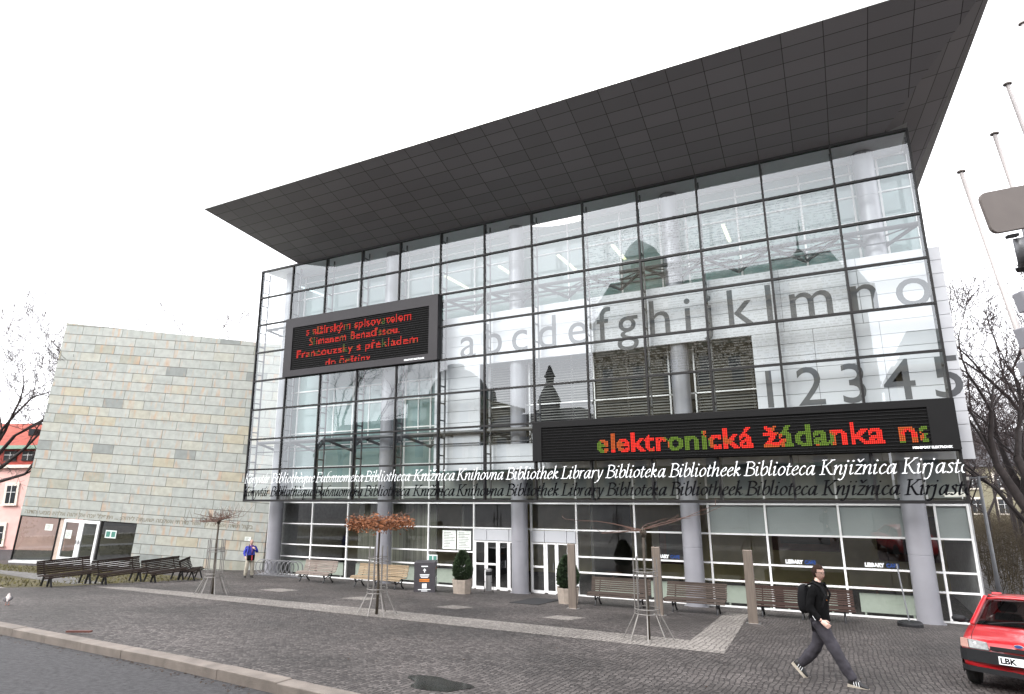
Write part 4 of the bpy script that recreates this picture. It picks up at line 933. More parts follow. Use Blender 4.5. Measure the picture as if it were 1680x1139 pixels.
FLW = mat('lamp_housing', (.65,.62,.56,1), .5)
t = MB(); t.hexa([(-.3,-.14,-.03),(.3,-.14,-.03),(.3,.12,.03),(-.3,.12,.03),(-.26,-.1,.05),(.26,-.1,.05),(.26,.1,.11),(-.26,.1,.11)]); t.build('housing', FLW, r)
t = MB(); t.bar((0,.05,.05),(.1,.2,.35),.03,.03); t.build('arm', FRAME, r)

# ------------------------------------------------------------------ trees
BARK = mat('bark', (.024,.018,.017,1), .9, 0, .4, 5, .5, 30); TWIG = mat('twig', (.04,.027,.026,1), .85, 0, .3, 4); BARKY = mat('young_bark', (.05,.04,.028,1), .8, 0, .35, 9); SHOOT = mat('reddish_shoot', (.11,.06,.045,1), .7, 0, .3, 5); DRY = mat('dry_leaf', (.20,.075,.03,1), .8, 0, .5, 6)
def grow(tb, cb_, p, d, L, r, depth, g, upw=.25, spread=.55, rmin=.0095):
    """one limb that wanders, then forks; thick wood goes to tb, twigs to cb_"""
    n = max(2, int(4-depth*.3)); pts = [p]; rad = [r]; 
    for i in range(n):
        d = (d+Vector((g.gauss(0,.13),g.gauss(0,.13),g.gauss(0,.10)+upw*.12))).normalized(); p = p+d*L/n; pts.append(p); rad.append(r*(1-.38*(i+1)/n))
    rad = [max(q, rmin) for q in rad]
    (tb if r > .035 else cb_).tube(pts, rad, 7 if r > .08 else (5 if r > .03 else 3), cap=False)
    if depth <= 0: return
    k = 2 if g.random() < .6 else 3
    for j in range(k):
        ax = Vector((g.gauss(0,1),g.gauss(0,1),g.gauss(0,.6))); ax = (ax-d*ax.dot(d)).normalized()
        nd = (d+ax*g.uniform(.3,1)*spread*1.35+Vector((0,0,upw*.25))).normalized()
        grow(tb, cb_, pts[-1], nd, L*g.uniform(.62,.88), rad[-1]*(.9 if j == 0 else g.uniform(.5,.75)), depth-1, g, upw, spread, rmin)
    for j in range(1, n):
        if g.random() < .75:
            ax = Vector((g.gauss(0,1),g.gauss(0,1),g.gauss(0,.6))); ax = (ax-d*ax.dot(d)).normalized()
            grow(tb, cb_, pts[j], (d*.6+ax).normalized(), L*g.uniform(.35,.6), rad[j]*g.uniform(.25,.45), max(0, depth-2), g, upw, spread, rmin)
def tree(name, label, loc, seed, H=4, r=.22, depth=6, lean=(0,0), limbs=None, group=None, upw=.25, spread=.55):
    o = thing(name, label, 'tree', loc, 0, group); g = random.Random(seed); tb = MB(); cb_ = MB()
    p0 = Vector((0,0,-.2)); d = Vector((lean[0],lean[1],1)).normalized()
    if limbs:
        tp = p0+d*H; tb.tube([p0, p0+d*.3, p0+d*H*.5+Vector((.05,0,0)), tp], [r*1.4,r*1.1,r*.95,r*.85], 10, cap=False)
        for ld, LL, lr, dp in limbs: grow(tb, cb_, tp, Vector(ld).normalized(), LL, lr, dp, g, upw, spread)
    else:
        tp = p0+d*H; tb.tube([p0, p0+d*.3, tp], [r*1.4,r*1.1,r*.85], 10, cap=False)
        for j in range(3): grow(tb, cb_, tp, (d+Vector((g.gauss(0,.5),g.gauss(0,.5),.2))).normalized(), H*.7, r*(.75 if j == 0 else .5), depth-1, g, upw, spread)
    tb.build('trunk', BARK, o, smooth=True); cb_.build('crown', TWIG, o); return o
tl = px2(-70, 950, 41.5)[0]; tp_ = Vector((CAM.x, CAM.y, 0))+nn*41.5+hh*tl
tree('bare_tree', 'large bare tree with long dark limbs at the left edge before the pink house', (tp_.x,tp_.y,gz(tp_.y)), 11, 4.8, .28, 6, (.0,.0), [((.8,.4,.4),3.6,.15,7),((.5,.25,.8),3.7,.15,7),((-.4,-.2,1),3,.15,5),((.2,.1,1),3.7,.15,7),((.85,.4,.14),3.4,.14,6),((.6,.4,.6),3.6,.16,7)], upw=.35, spread=.6)
tree('bare_tree', 'bare tree whose top twigs rise behind the stone block', (-49,10,0), 23, 6.5, .26, 7)
tree('bare_tree', 'bare tree at the left edge of the lawn mirrored in the first glass bay', (-39,-16,gz(-15)), 31, 5, .24, 6)
tree('bare_tree', 'large dark forked tree leaning right behind the last column', (3.1,4.2,0), 4, 2.6, .32, 6, (-.1,.1), [((-.42,.1,1),2.9,.2,6),((.05,.1,1),3.1,.22,6),((.5,.2,.9),2.6,.2,6)])
tree('bare_tree', 'tall thin bare tree rising beside the white panel wall', (4.2,13,0), 8, 4.0, .2, 6, (.0,.0), [((-.3,.1,1),3.0,.17,6),((.1,0,1),3.3,.18,6),((.4,.1,1),2.8,.15,6)])
g0 = random.Random(77)
for k in range(20):
    y = 9+k*2.6+g0.uniform(-1,1); x = 1.6+y*.08+g0.uniform(-.4,4.5)
    tree('bare_tree', 'slim bare tree in the thicket beyond the right end of the library', (x,y,-.4), 40+k, g0.uniform(2.5,4.5), g0.uniform(.08,.14), 6, group='bare trees of the thicket on the right')
UB = mat('undergrowth', (.05,.038,.022,1), .9, 0, .5, 1.5)
t = MB()
for k in range(5200):
    y = g0.uniform(6,60); x = 1.2+y*.07+g0.uniform(0,9); z = -.5; h = g0.uniform(.8,3.6)*(g0.random()**.5)
    p_ = Vector((x,y,z)); q_ = p_+Vector((g0.gauss(0,.35),g0.gauss(0,.3),h)); s_ = Vector((.02,.01,0)); t.add([p_-s_,p_+s_,q_], [(0,1,2)])
    for j in range(3):
        c_ = p_.lerp(q_, g0.uniform(.4,1)); d_ = Vector((g0.gauss(0,.3),g0.gauss(0,.3),g0.uniform(.1,.5))); t.add([c_,c_+Vector((0,0,.03)),c_+d_], [(0,1,2)])
ub = t.build('thicket', UB); ub['kind'] = 'stuff'; ub['label'] = 'dense brown winter undergrowth beyond the right end of the library'; ub['category'] = 'undergrowth'
# far hillside houses behind the thicket
FH = mat('far_house_wall', (.24,.22,.15,1), .8, 0, .15, .5); 
for lb, x, y, z1, mt in (('yellowish house seen through the thicket on the right',9,62,6.5,FH),('pale house with grey roof farthest behind the thicket',16,85,8.5,CREAM)):
    r = thing('far_house', lb, 'house', (x,y,-.5))
    t = MB(); t.box(-6,6,0,8,0,z1); t.build('wall', mt, r)
    t = MB(); t.hexa([(-6.4,-.4,z1),(6.4,-.4,z1),(6.4,8.4,z1),(-6.4,8.4,z1),(-6.4,3.9,z1+3.4),(6.4,3.9,z1+3.4),(6.4,4.1,z1+3.4),(-6.4,4.1,z1+3.4)]); t.build('roof', SLATE, r)
    for xx in (-4,-1.5,1.5,4): win(r, xx, 1.5, 1, 1.5); win(r, xx, 4.2, 1, 1.4)
# young clipped trees with steel guards
GUARD = mat('guard_steel', (.19,.18,.17,1), .5, .4, .15)
def guard(label, loc):
    r = thing('tree_guard', label, 'tree guard', loc, 0, 'steel guards round the young trees')
    t = MB(); n = 8
    for k in range(n):
        a = 2*math.pi*(k+.3)/n; c, s_ = math.cos(a), math.sin(a)
        t.tube([(.58*c,.58*s_,-.03),(.27*c,.27*s_,.56),(.26*c,.26*s_,1.75)], .0145, 6)
    t.build('rod', GUARD, r)
    for z in (.56,.66,1.36,1.46):
        q = MB(); q.ring((0,0,z), .275, .0115, 24, 5); q.build('hoop', GUARD, r)
    return r
def young(label, loc, seed, kind):
    o = thing('young_tree', label, 'tree', loc, 0, None); g = random.Random(seed); t = MB(); c = MB()
    h = 2.35 if kind != 2 else 2.3
    t.tube([(0,0,-.02),(.02,.01,.8),(-.015,0,1.5),(.0,.01,h)], [.042,.034,.03,.028], 9); t.lathe([(.03,h-.1),(.075,h-.04),(.08,h+.03),(.03,h+.1)], 9)
    t.build('trunk', BARKY, o, smooth=True)
    nb = 16 if kind != 2 else 9
    for k in range(nb):
        a = 2*math.pi*k/nb+g.uniform(-.35,.35); L = g.uniform(.6,1.1) if kind != 2 else g.uniform(.4,1.9); p = Vector((0,0,h+g.uniform(-.03,.1))); d = Vector((math.cos(a),math.sin(a),g.uniform(-.02,.12) if kind != 2 else g.uniform(.0,.28)))
        pts = [p]; 
        for i in range(5): d = (d+Vector((g.gauss(0,.10),g.gauss(0,.10),g.gauss(0,.06)))).normalized(); p = p+d*L/5; pts.append(p)
        f_ = 1 if kind == 0 else .72
        c.tube(pts, [q*f_ for q in (.017,.015,.012,.01,.008,.005)], 5)
        for i in range(1, 6):
            for _ in range(2 if kind == 0 else 1):
                if g.random() < (.85 if kind == 0 else .35):
                    q = pts[i]; e = Vector((g.gauss(0,.12),g.gauss(0,.12),g.uniform(.12,.4) if kind == 0 else g.uniform(-.05,.25)))
                    c.tube([q, q+e*.5+Vector((g.gauss(0,.02),0,0)), q+e], [.006,.005,.003], 4)
    c.build('branch', SHOOT, o)
    if kind == 1:
        lf = MB()
        for i in range(2600):
            a = g.uniform(0,6.283); rr = math.sqrt(g.random())*.88*(1+.1*math.sin(4*a)); P = Vector((rr*math.cos(a), rr*math.sin(a), h-.02+g.gauss(.04,.075)+.05*math.sin(5*a+3*rr)))
            d = Vector((g.gauss(0,1),g.gauss(0,1),g.gauss(-.4,.8))).normalized(); s_ = d.cross(Vector((g.gauss(0,1),g.gauss(0,1),g.gauss(0,1)))).normalized()
            l_ = g.uniform(.05,.1); lf.add([P, P+d*l_*.5+s_*l_*.3, P+d*l_, P+d*l_*.5-s_*l_*.3], [(0,1,2,3)])
        lf.build('foliage', DRY, o)
    return o
for lb, gl, x, y, sd_, kd in (('bare young tree with flat twiggy crown in front of the stone block','steel tree guard before the stone block',-22.5,-8.4,3,0),('young tree with flat crown of dry orange brown leaves','steel tree guard round the brown leaved tree',-15.0,-9.2,4,1),('bare young tree with long reddish shoots by the middle steel pillar','steel tree guard nearest the middle steel pillar',-7.7,-8.8,5,2)):
    young(lb, (x,y,gz(y)), sd_, kd); guard(gl, (x,y,gz(y)))

# ------------------------------------------------------------------ flagpoles, lamp post, street sign at the right edge
POLE = mat('pole_white', (.40,.375,.37,1), .4, 0, .04); SIGNB = mat('sign_back', (.15,.13,.12,1), .55, .3, .06)
for k, (lb, base, tip) in enumerate((('white flagpole rising beside the white panel wall, lowest tip of the row',(2.7,-1.2,.2),(1.15,-.7,14.13)),('white flagpole second from the library corner',(3.5,-1.2,.2),(2.1,-1,15.05)),('white flagpole third from the library corner',(4.3,-1.4,.3),(2.75,-.7,16.8)),('white flagpole at the right edge of the picture',(5.1,-1.6,.3),(3.35,-1,18.6)))):
    b = Vector(base); tp = Vector(tip); r = thing('flagpole', lb, 'flagpole', b, 0, 'leaning white flagpoles'); v = tp-b
    t = MB(); t.tube([(0,0,-.3), v*.3, v*.6, v], [.16,.13,.09,.06], 12); t.build('pole', POLE, r, smooth=True)
    t = MB(); t.lathe([(.12,0),(.12,.04),(.05,.08)], 14, v); t.build('cap', SIGNB, r)
    t = MB(); t.tube([Vector((-.17,-.05,.8)), v*.5+Vector((-.09,-.05,0)), v+Vector((-.07,-.05,-.1))], .005, 4); t.build('halyard', POLE, r)
r = thing('lamp_post', 'grey lamp post with short arms beside the last column', 'street lamp', (1.42,6,-.1))
t = MB(); t.tube([(0,0,-.2),(0,0,1.2),(-.03,0,4.7)], [.09,.07,.05], 10); t.build('post', GALV, r, smooth=True)
t = MB(); t.bar((-.5,0,4.62),(.25,0,4.68),.05,.05); t.build('arm', GALV, r)
t = MB(); t.box(-.62,-.35,-.12,.12,4.56,4.68); t.build('lamp_head', FLW, r)
# sign assembly close to the camera; its pole stands just outside the picture
def dpt(u, v, dd): d = fw+rt*((u-840)/1012.19)+up*((569.5-v)/1012.19); return CAM+d*dd
DS = 6.0; c0 = dpt(1662, 350, DS); pb = dpt(1735, 600, DS)
r = thing('traffic_sign', 'brown rounded back of a traffic sign with lamp boxes at the right edge', 'sign', (pb.x, pb.y, gz(pb.y)))
rx = (rt0*.97-fw.cross(Vector((0,0,1))).cross(Vector((0,0,1)))*0).normalized(); 
def rel(P): return P-Vector((pb.x, pb.y, gz(pb.y)))
gam = R(9); e1 = (Vector((math.cos(YAW-.1), math.sin(YAW-.1), 0))*math.cos(gam)+Vector((0,0,1))*math.sin(gam)).normalized(); e2 = Vector((0,0,1)); e2 = (e2-e1*e2.dot(e1)).normalized(); e3 = e1.cross(e2)
t = MB(); w_, h_, rr_ = .66, .215, .07; poly = []
for cx, cy, a0 in ((w_-rr_,h_-rr_,0),(-w_+rr_,h_-rr_,90),(-w_+rr_,-h_+rr_,180),(w_-rr_,-h_+rr_,270)):
    for k in range(5): a = R(a0+k*22.5); poly.append((cx+rr_*math.cos(a), cy+rr_*math.sin(a)))
cc = rel(dpt(1615, 352, DS))+e1*w_
t.prism(poly, lambda a, b, d: cc+e1*a+e2*b+e3*d, -.02, .02); t.build('plate', SIGNB, r, bevel=.006)
t = MB(); bs = rel(pb); t.tube([(0,0,-.3),(0,0,rel(dpt(1735,345,DS)).z)], .06, 14); t.build('post', GALV, r, smooth=True)
q0 = rel(dpt(1672, 390, DS)); q1 = rel(dpt(1680, 432, DS)); q2 = rel(dpt(1681, 446, DS))
t = MB(); t.tube([q0, q1], [.055,.048], 14); t.build('lamp_stem', GALV, r, smooth=True)
t = MB(); t.tube([q1, q1+(q2-q1)*.4, q1+(q2-q1)*.5, q2], [.05,.05,.075,.06], 14); a_ = rel(dpt(1652,389,DS)); t.bar(a_, a_+e1*.1, .05, .03); t.bar(q2, q2+e1*.2, .04, .04); t.build('clamp', FRAME, r)
for (ua, va), hh_ in (((1671,497),.1),((1673,556),.1),((1676,606),.07)):
    c_ = rel(dpt(ua, va, DS)); t = MB()
    t.hexa([c_+e1*a+e2*b+e3*d for b in (-hh_,hh_) for a, d in ((0,-.05),(.3,-.05),(.3,.08),(0,.08))]); t.build('signal_box', COLM, r, bevel=.01)
    t = MB(); t.bar(c_+e1*.08-e2*(hh_+.03), c_+e1*.2-e2*(hh_+.03), .05, .05); t.build('bracket', FRAME, r)
# shrubs with a few leaves before the pink house corner
r = thing('shrub', 'small leafy shrub with reddish berries at the left edge before the stone building', 'shrub', (-45.3,-5.6,gz(-5.6)))
t = MB(); g = random.Random(2)
for k in range(12): t.tube([(0,0,0),(g.uniform(-.5,.5),g.uniform(-.3,.3),1.0),(g.uniform(-.9,.9),g.uniform(-.5,.5),g.uniform(1.5,2.6))], [.02,.015,.006], 4)
t.build('stem', TWIG, r)
t = MB()
for k in range(420):
    P = Vector((g.gauss(0,.5),g.gauss(0,.3),g.uniform(1.0,2.5))); d = Vector((g.gauss(0,1),g.gauss(0,1),g.gauss(0,1))).normalized(); s_ = d.orthogonal().normalized(); t.add([P,P+d*.07+s_*.04,P+d*.15,P+d*.07-s_*.04], [(0,1,2,3)])
t.build('foliage', LEAF, r)
# pigeon on the setts
r = thing('pigeon', 'black and white pigeon standing on the setts at the left edge', 'bird', (-22.75,-14.25,gz(-14.25)), R(150))
PW = mat('feather_white', (.36,.32,.31,1), .8, 0, .5, 22); PD = mat('feather_dark', (.06,.055,.06,1), .7); BK = mat('beak_pink', (.5,.2,.15,1), .6)
t = MB(); t.tube([(-.19,0,.11),(-.14,0,.115),(-.08,0,.13),(0,0,.15),(.06,0,.17),(.1,0,.2),(.118,0,.235),(.135,0,.255),(.155,0,.25)], [.012,.022,.05,.07,.068,.045,.032,.03,.012], 10); o = t.build('body', PW, r, smooth=True, sub=1)
t = MB()
for s_ in (-1,1): t.tube([(-.2,s_*.03,.115),(-.1,s_*.062,.15),(.02,s_*.07,.165),(.06,s_*.055,.16)], [.008,.03,.035,.015], 8)
t.build('wing', PD, r, smooth=True)
t = MB(); t.tube([(.15,0,.25),(.18,0,.242)], [.008,.003], 6)
for s_ in (-1,1):
    t.tube([(0,s_*.03,.1),(.01,s_*.03,.0)], .006, 5)
    for k in (-1,0,1): t.tube([(.01,s_*.03,.004),(.045,s_*.03+k*.02,.002)], .004, 4)
t.build('leg', BK, r)

# dead leaves and grit lying in the gutter along the kerb
t = MB(); g = random.Random(14)
for k in range(700):
    i = g.randrange(2, len(KL)-3); f = g.random(); (xa, ya), (xb, yb) = KL[i], KL[i+1]
    x = xa+(xb-xa)*f; y = ya+(yb-ya)*f-.29-abs(g.gauss(0,.16)); z = gz(y)-.146; a = g.uniform(0,6.28); s_ = g.uniform(.008,.03)
    c, q_ = math.cos(a)*s_, math.sin(a)*s_; t.add([(x-c,y-q_,z),(x+q_*.6,y-c*.6,z+.006),(x+c,y+q_,z+.003),(x-q_*.6,y+c*.6,z+.009)], [(0,1,2,3)])
for k in range(260):
    x = g.uniform(-24,-2); y = g.uniform(-15.2,-1); z = gz(y)+.004; a = g.uniform(0,6.28); s_ = g.uniform(.008,.028)
    c, q_ = math.cos(a)*s_, math.sin(a)*s_; t.add([(x-c,y-q_,z),(x+q_*.6,y-c*.6,z+.006),(x+c,y+q_,z+.003),(x-q_*.6,y+c*.6,z+.009)], [(0,1,2,3)])
lf_ = t.build('leaf_litter', mat('litter_brown', (.05,.03,.018,1), .9, 0, .6, 3)); lf_['kind'] = 'stuff'; lf_['label'] = 'dead leaves and grit in the gutter and on the setts'; lf_['category'] = 'leaves'
# ------------------------------------------------------------------ RED CAR
RED = mat('car_red', (.42,.008,.013,1), .28, 0, .05, 2, coat=.7); PLAS = mat('bumper_plastic', (.012,.0125,.014,1), .6, 0, .15, 8, spec=.25); TYRE = mat('tyre_rubber', (.012,.012,.012,1), .85)
CGL = glass('car_glass', (.35,.38,.37,1), .05); LENS = mat('lamp_lens', (.22,.225,.22,1), .08, .2, .25, 30, spec=.8); INDI = mat('indicator_lens', (.42,.24,.2,1), .15)
car = thing('parked_car', 'red small hatchback parked at the right edge of the square, front turned to the viewer', 'car', (-1.44,-11.0,gz(-11.0)), math.pi-.30)
car.rotation_euler = (R(5.4), 0, math.pi-.30)
def ring_loft(secs, ringf, mt, name, par, smooth=True, sub=0):
    t = MB(); n = None; vs = []; fs = []
    for s_ in secs:
        rg = ringf(*s_); n = len(rg); vs += rg
    for i in range(len(secs)-1):
        for k in range(n): fs.append((i*n+k, i*n+(k+1)%n, (i+1)*n+(k+1)%n, (i+1)*n+k))
    fs.append(tuple(range(n))); fs.append(tuple((len(secs)-1)*n+k for k in range(n)))
    t.add(vs, fs); return t.build(name, mt, par, smooth=smooth, sub=sub)
def body_ring(y, hw, zb, zt, by=0):
    h = [(0,zb),(hw*.8,zb),(hw*.97,zb+.06),(hw,zb+.2),(hw*1.0,.5*(zb+.2)+.5*(zt-.12)),(hw*.985,zt-.10),(hw*.93,zt-.025),(hw*.8,zt),(hw*.4,zt+.018),(0,zt+.022)]
    pts = [(x, y-by*(x/hw)**2, z) for x, z in h]+[(-x, y-by*(x/hw)**2, z) for x, z in h[-2:0:-1]]
    return pts
ring_loft([(-.0,.70,.33,.60,.12),(-.03,.745,.29,.66,.14),(-.07,.765,.27,.695,.14),(-.3,.79,.25,.755,.1),(-.6,.80,.24,.815,.06),(-.92,.805,.24,.875,.05),(-1.05,.806,.24,.885,0),(-2,.81,.24,.90,0),(-3.2,.80,.25,.92,0),(-3.62,.77,.28,.90,0),(-3.75,.70,.33,.82,0)], body_ring, RED, 'body', car)
CARSEC = [(-.07,.765,.695,.14),(-.3,.79,.755,.1),(-.6,.80,.815,.06),(-.92,.805,.875,.05)]
for s_ in (-1,1):
    t = MB(); t.tube([(s_*hw*.8, y-by*.64, zt+.001) for y, hw, zt, by in CARSEC], .0045, 5); t.build('bonnet_gap', TYRE, car)
def wrap(pts, z0, z1, th, name, mt):
    t = MB(); n = len(pts); vs = []; fs = []
    for i, (x, y) in enumerate(pts):
        a = Vector(pts[max(i-1,0)]); b = Vector(pts[min(i+1,n-1)]); d = (b-a).normalized(); nx, ny = -d.y, d.x
        vs += [(x,y,z0),(x+nx*th,y+ny*th,z0+.015),(x+nx*th,y+ny*th,z1-.02),(x,y,z1)]
    for i in range(n-1):
        for k in range(4): fs.append((i*4+k, i*4+(k+1)%4, (i+1)*4+(k+1)%4, (i+1)*4+k))
    fs += [(0,1,2,3), tuple((n-1)*4+k for k in range(4))]
    t.add(vs, fs); return t.build(name, mt, car)
arc = [(.81,-.42),(.80,-.27),(.765,-.16),(.68,-.09),(.5,-.045),(.25,-.0),(0,.01)]; arc = arc+[(-x,y) for x, y in arc[-2::-1]]
wrap(arc, .40, .575, .055, 'bumper', PLAS)
wrap([(x*.985,y-.02) for x, y in arc], .25, .33, .05, 'spoiler', PLAS)
for s_ in (-1,1):
    t = MB()
    t.hexa([(s_*.37,.03-.045,.585),(s_*.64,-.065,.585),(s_*.64,-.16,.585),(s_*.37,-.1,.585),(s_*.40,-.04,.70),(s_*.655,-.12,.715),(s_*.655,-.2,.715),(s_*.40,-.12,.70)])
    hl = t.build('headlight', LENS, car, bevel=.012)
    t = MB(); t.hexa([(s_*.645,-.068,.585),(s_*.775,-.19,.585),(s_*.70,-.25,.585),(s_*.645,-.16,.585),(s_*.66,-.125,.715),(s_*.775,-.235,.715),(s_*.72,-.28,.715),(s_*.66,-.2,.715)]); t.build('indicator', INDI, hl, bevel=.008)
    t = MB(); t.lathe([(.03,-.05),(.07,-.02),(.075,.0)], 14, (0,0,0)); t.v = [(s_*.52+x, -.09-z*.3, .645+y_*.8) for x, y_, z in t.v]; t.build('reflector', STEELR, hl)
t = MB(); t.box(-.36,.36,-.03,.004,.60,.655); gr_ = t.build('grille', PLAS, car)
t = MB(); t.lathe([(.06,0),(.055,.008),(.0,.01)], 20); t.v = [(x, .006+z, .70+y*.45) for x, y, z in t.v]; em = t.build('emblem', STEELR, car)
t = MB(); t.lathe([(.047,0),(.0,.002)], 20); t.v = [(x, .0165+z, .70+y*.42) for x, y, z in t.v]; t.build('emblem_field', BLUE, em)
t = MB(); t.box(-.26,.26,.066,.076,.425,.535); plt_ = t.build('number_plate', WHT, car)
q = MB(); text_into(q, 'LBK', (.24,.0775,.443), (-1,0,0), (0,0,1), .11, .2, .004); q.build('plate_lettering', BLK, plt_)
# cabin
wl, wt = .69, .545
Afb, Aft, Brt, Brb = (wl,-.90,.885), (wt,-1.60,1.315), (wt,-2.95,1.33), (wl,-3.5,.92)
def both(P, s_): return (P[0]*s_, P[1], P[2])
for s_ in (-1,1):
    for P_, Q_, w_, h_ in ((Afb,Aft,.06,.05),((wl+.0,-2.1,.9),(wt+.005,-2.2,1.33),.07,.04),(Brb,Brt,.16,.05)):
        t = MB(); t.bar(both(P_,s_), both(Q_,s_), w_, h_); t.build('pillar', RED, car, bevel=.012)
    t = MB(); t.add([both(P,s_) for P in ((wl+.005,-.98,.89),(wl+.005,-2.07,.9),(wt+.005,-2.18,1.32),(wt+.005,-1.62,1.31))], [(0,1,2,3)]); t.add([both(P,s_) for P in ((wl+.005,-2.14,.9),(wl+.005,-3.4,.92),(wt+.005,-2.92,1.32),(wt+.005,-2.24,1.32))], [(0,1,2,3)]); t.build('side_window', CGL, car)
    t = MB(); t.lathe([(.02,-.11),(.07,-.08),(.085,0),(.07,.08),(.02,.11)], 12); t.v = [(s_*(.90+z), -1.12+y*.7, .93+x*.75) for x, y, z in t.v]; t.build('wing_mirror', PLAS, car, smooth=True)
    t = MB(); t.bar((s_*.76,-1.1,.90),(s_*.84,-1.12,.92),.05,.05); t.build('mirror_arm', PLAS, car)
t = MB(); n = 6; vs = []; fs = []
for i in range(n+1):
    y = -1.52-1.46*i/n; z = 1.325+.04*math.sin(math.pi*(i+.6)/(n+1.0))
    for k in range(7): x = -1+2*k/6; vs.append((x*(wt+.035), y+.05*x*x*(1 if i == 0 else 0)*-1, z-.045*x**4-.01*x*x))
for i in range(n):
    for k in range(6): fs.append((i*7+k, i*7+k+1, (i+1)*7+k+1, (i+1)*7+k))
t.add(vs, fs); ro = t.build('roof', RED, car, smooth=True); md = ro.modifiers.new('s', 'SOLIDIFY'); md.thickness = .035
t = MB(); vs = []
for j in range(5):
    v = j/4
    for k in range(9):
        x = -1+2*k/8; hwv = wl-.03+(wt-wl)*v; vs.append((x*hwv, -.90-.70*v-.09*x*x+.03, .885+.43*v+.012))
t.add(vs, [(j*9+k, j*9+k+1, (j+1)*9+k+1, (j+1)*9+k) for j in range(4) for k in range(8)]); t.build('windscreen', CGL, car, smooth=True)
t = MB()
for k in range(2): x0 = .45-.6*k; t.tube([(x0,-.87,.915),(x0-.25,-.92,.96),(x0-.5,-.93,.99)], .009, 5)
t.build('wiper', PLAS, car)
t = MB(); t.box(-.64,.64,-1.35,-1.0,.78,.93); t.build('dashboard', PLAS, car, bevel=.03)
SEAT = mat('seat_fabric', (.03,.03,.033,1), .9)
for s_ in (-1,1):
    t = MB(); t.hexa([(s_*.33-.22,-1.95,.45),(s_*.33+.22,-1.95,.45),(s_*.33+.22,-2.1,.45),(s_*.33-.22,-2.1,.45),(s_*.33-.2,-2.15,1.03),(s_*.33+.2,-2.15,1.03),(s_*.33+.2,-2.27,1.03),(s_*.33-.2,-2.27,1.03)]); se = t.build('seat', SEAT, car, bevel=.05)
    t = MB(); t.box(s_*.33-.14,s_*.33+.14,-2.29,-2.18,1.05,1.22); t.build('headrest', SEAT, se, bevel=.045)
t = MB(); t.ring((-.34,-1.5,.95), .18, .016, 20, 6, (0,.85,.5)); t.build('steering_wheel', PLAS, car)
t = MB(); t.box(-.7,.7,-3.4,-.98,.5,.55); t.build('cabin_floor', SEAT, car)
t = MB(); t.add([(-.62,-3.48,.93),(.62,-3.48,.93),(.5,-2.98,1.32),(-.5,-2.98,1.32)], [(0,1,2,3)]); t.build('rear_window', CGL, car)
for s_ in (-1,1):
    for yy in (-.72,-3.12):
        t = MB(); t.lathe([(.17,-.085),(.265,-.08),(.28,-.05),(.28,.05),(.265,.08),(.17,.085)], 28); t.v = [(s_*.715+z, yy+x, .27+y) for x, y, z in t.v]; wh = t.build('wheel', TYRE, car, smooth=False)
        t = MB(); t.lathe([(.02,.05),(.165,.07),(.175,.086)], 20); t.v = [(s_*(.715+z), yy+x, .27+y) for x, y, z in t.v]; t.build('rim', STEELR, wh)
        t = MB(); t.lathe([(.345,0),(.345,.006)], 28); t.v = [(s_*(.806+z), yy+x, .29+max(y,-.1)) for x, y, z in t.v]; t.build('wheel_arch', TYRE, car)

# ------------------------------------------------------------------ PEOPLE
SKIN = mat('skin', (.72,.48,.40,1), .55, 0, .08, 8); EYE = mat('eye_dark', (.02,.015,.015,1), .2); LIP = mat('lip', (.38,.13,.11,1), .5)
def skin_data(nodes, edges, sub=2):
    """nodes: name -> (xyz, radius); returns vertices and faces of one smooth tapering surface"""
    names = list(nodes); me = bpy.data.meshes.new('sk'); me.from_pydata([nodes[k][0] for k in names], [(names.index(a), names.index(b)) for a, b in edges], [])
    o = bpy.data.objects.new('sk', me); col.objects.link(o); o.modifiers.new('s', 'SKIN'); md = o.modifiers.new('u', 'SUBSURF'); md.levels = sub; md.render_levels = sub
    for i, k in enumerate(names):
        rr = nodes[k][1]; me.skin_vertices[0].data[i].radius = rr if hasattr(rr, '__len__') else (rr, rr); me.skin_vertices[0].data[i].use_root = i == 0
    dg = bpy.context.evaluated_depsgraph_get(); m2 = bpy.data.meshes.new_from_object(o.evaluated_get(dg))
    vs = [tuple(v.co) for v in m2.vertices]; fs = [tuple(p.vertices) for p in m2.polygons]
    bpy.data.objects.remove(o); bpy.data.meshes.remove(me); bpy.data.meshes.remove(m2); return vs, fs
def head_pts(n=24, m_=18):
    vs = []; 
    for j in range(m_+1):
        ph = math.pi*j/m_; 
        for i in range(n):
            th = 2*math.pi*i/n; x = math.cos(th)*math.sin(ph); y = math.sin(th)*math.sin(ph); z = -math.cos(ph)
            X, Y, Z_ = .098*x, .076*y, .122*z
            if z < 0: k = 1-.30*(-z)**1.3; Y *= k; X = X*(1-.18*(-z))+.012*(-z)
            if x > 0:
                f = max(0, x)
                X += .024*f**6*math.exp(-((z+.16)/.17)**2)*math.exp(-(y/.16)**2)          # nose
                X += .007*f*math.exp(-((z-.26)/.10)**2)                                     # brow
                X -= .010*f*math.exp(-((z-.06)/.10)**2)*(math.exp(-((y-.36)/.17)**2)+math.exp(-((y+.36)/.17)**2))   # eye sockets
                X += .008*f*math.exp(-((z+.48)/.09)**2)*math.exp(-(y/.3)**2)               # lips
                X += .012*f*math.exp(-((z+.85)/.16)**2)*math.exp(-(y/.4)**2)               # chin
            else: X *= 1.06
            vs.append((X, Y, Z_))
    fs = [(j*n+i, j*n+(i+1)%n, (j+1)*n+(i+1)%n, (j+1)*n+i) for j in range(m_) for i in range(n)]
    return vs, fs, n
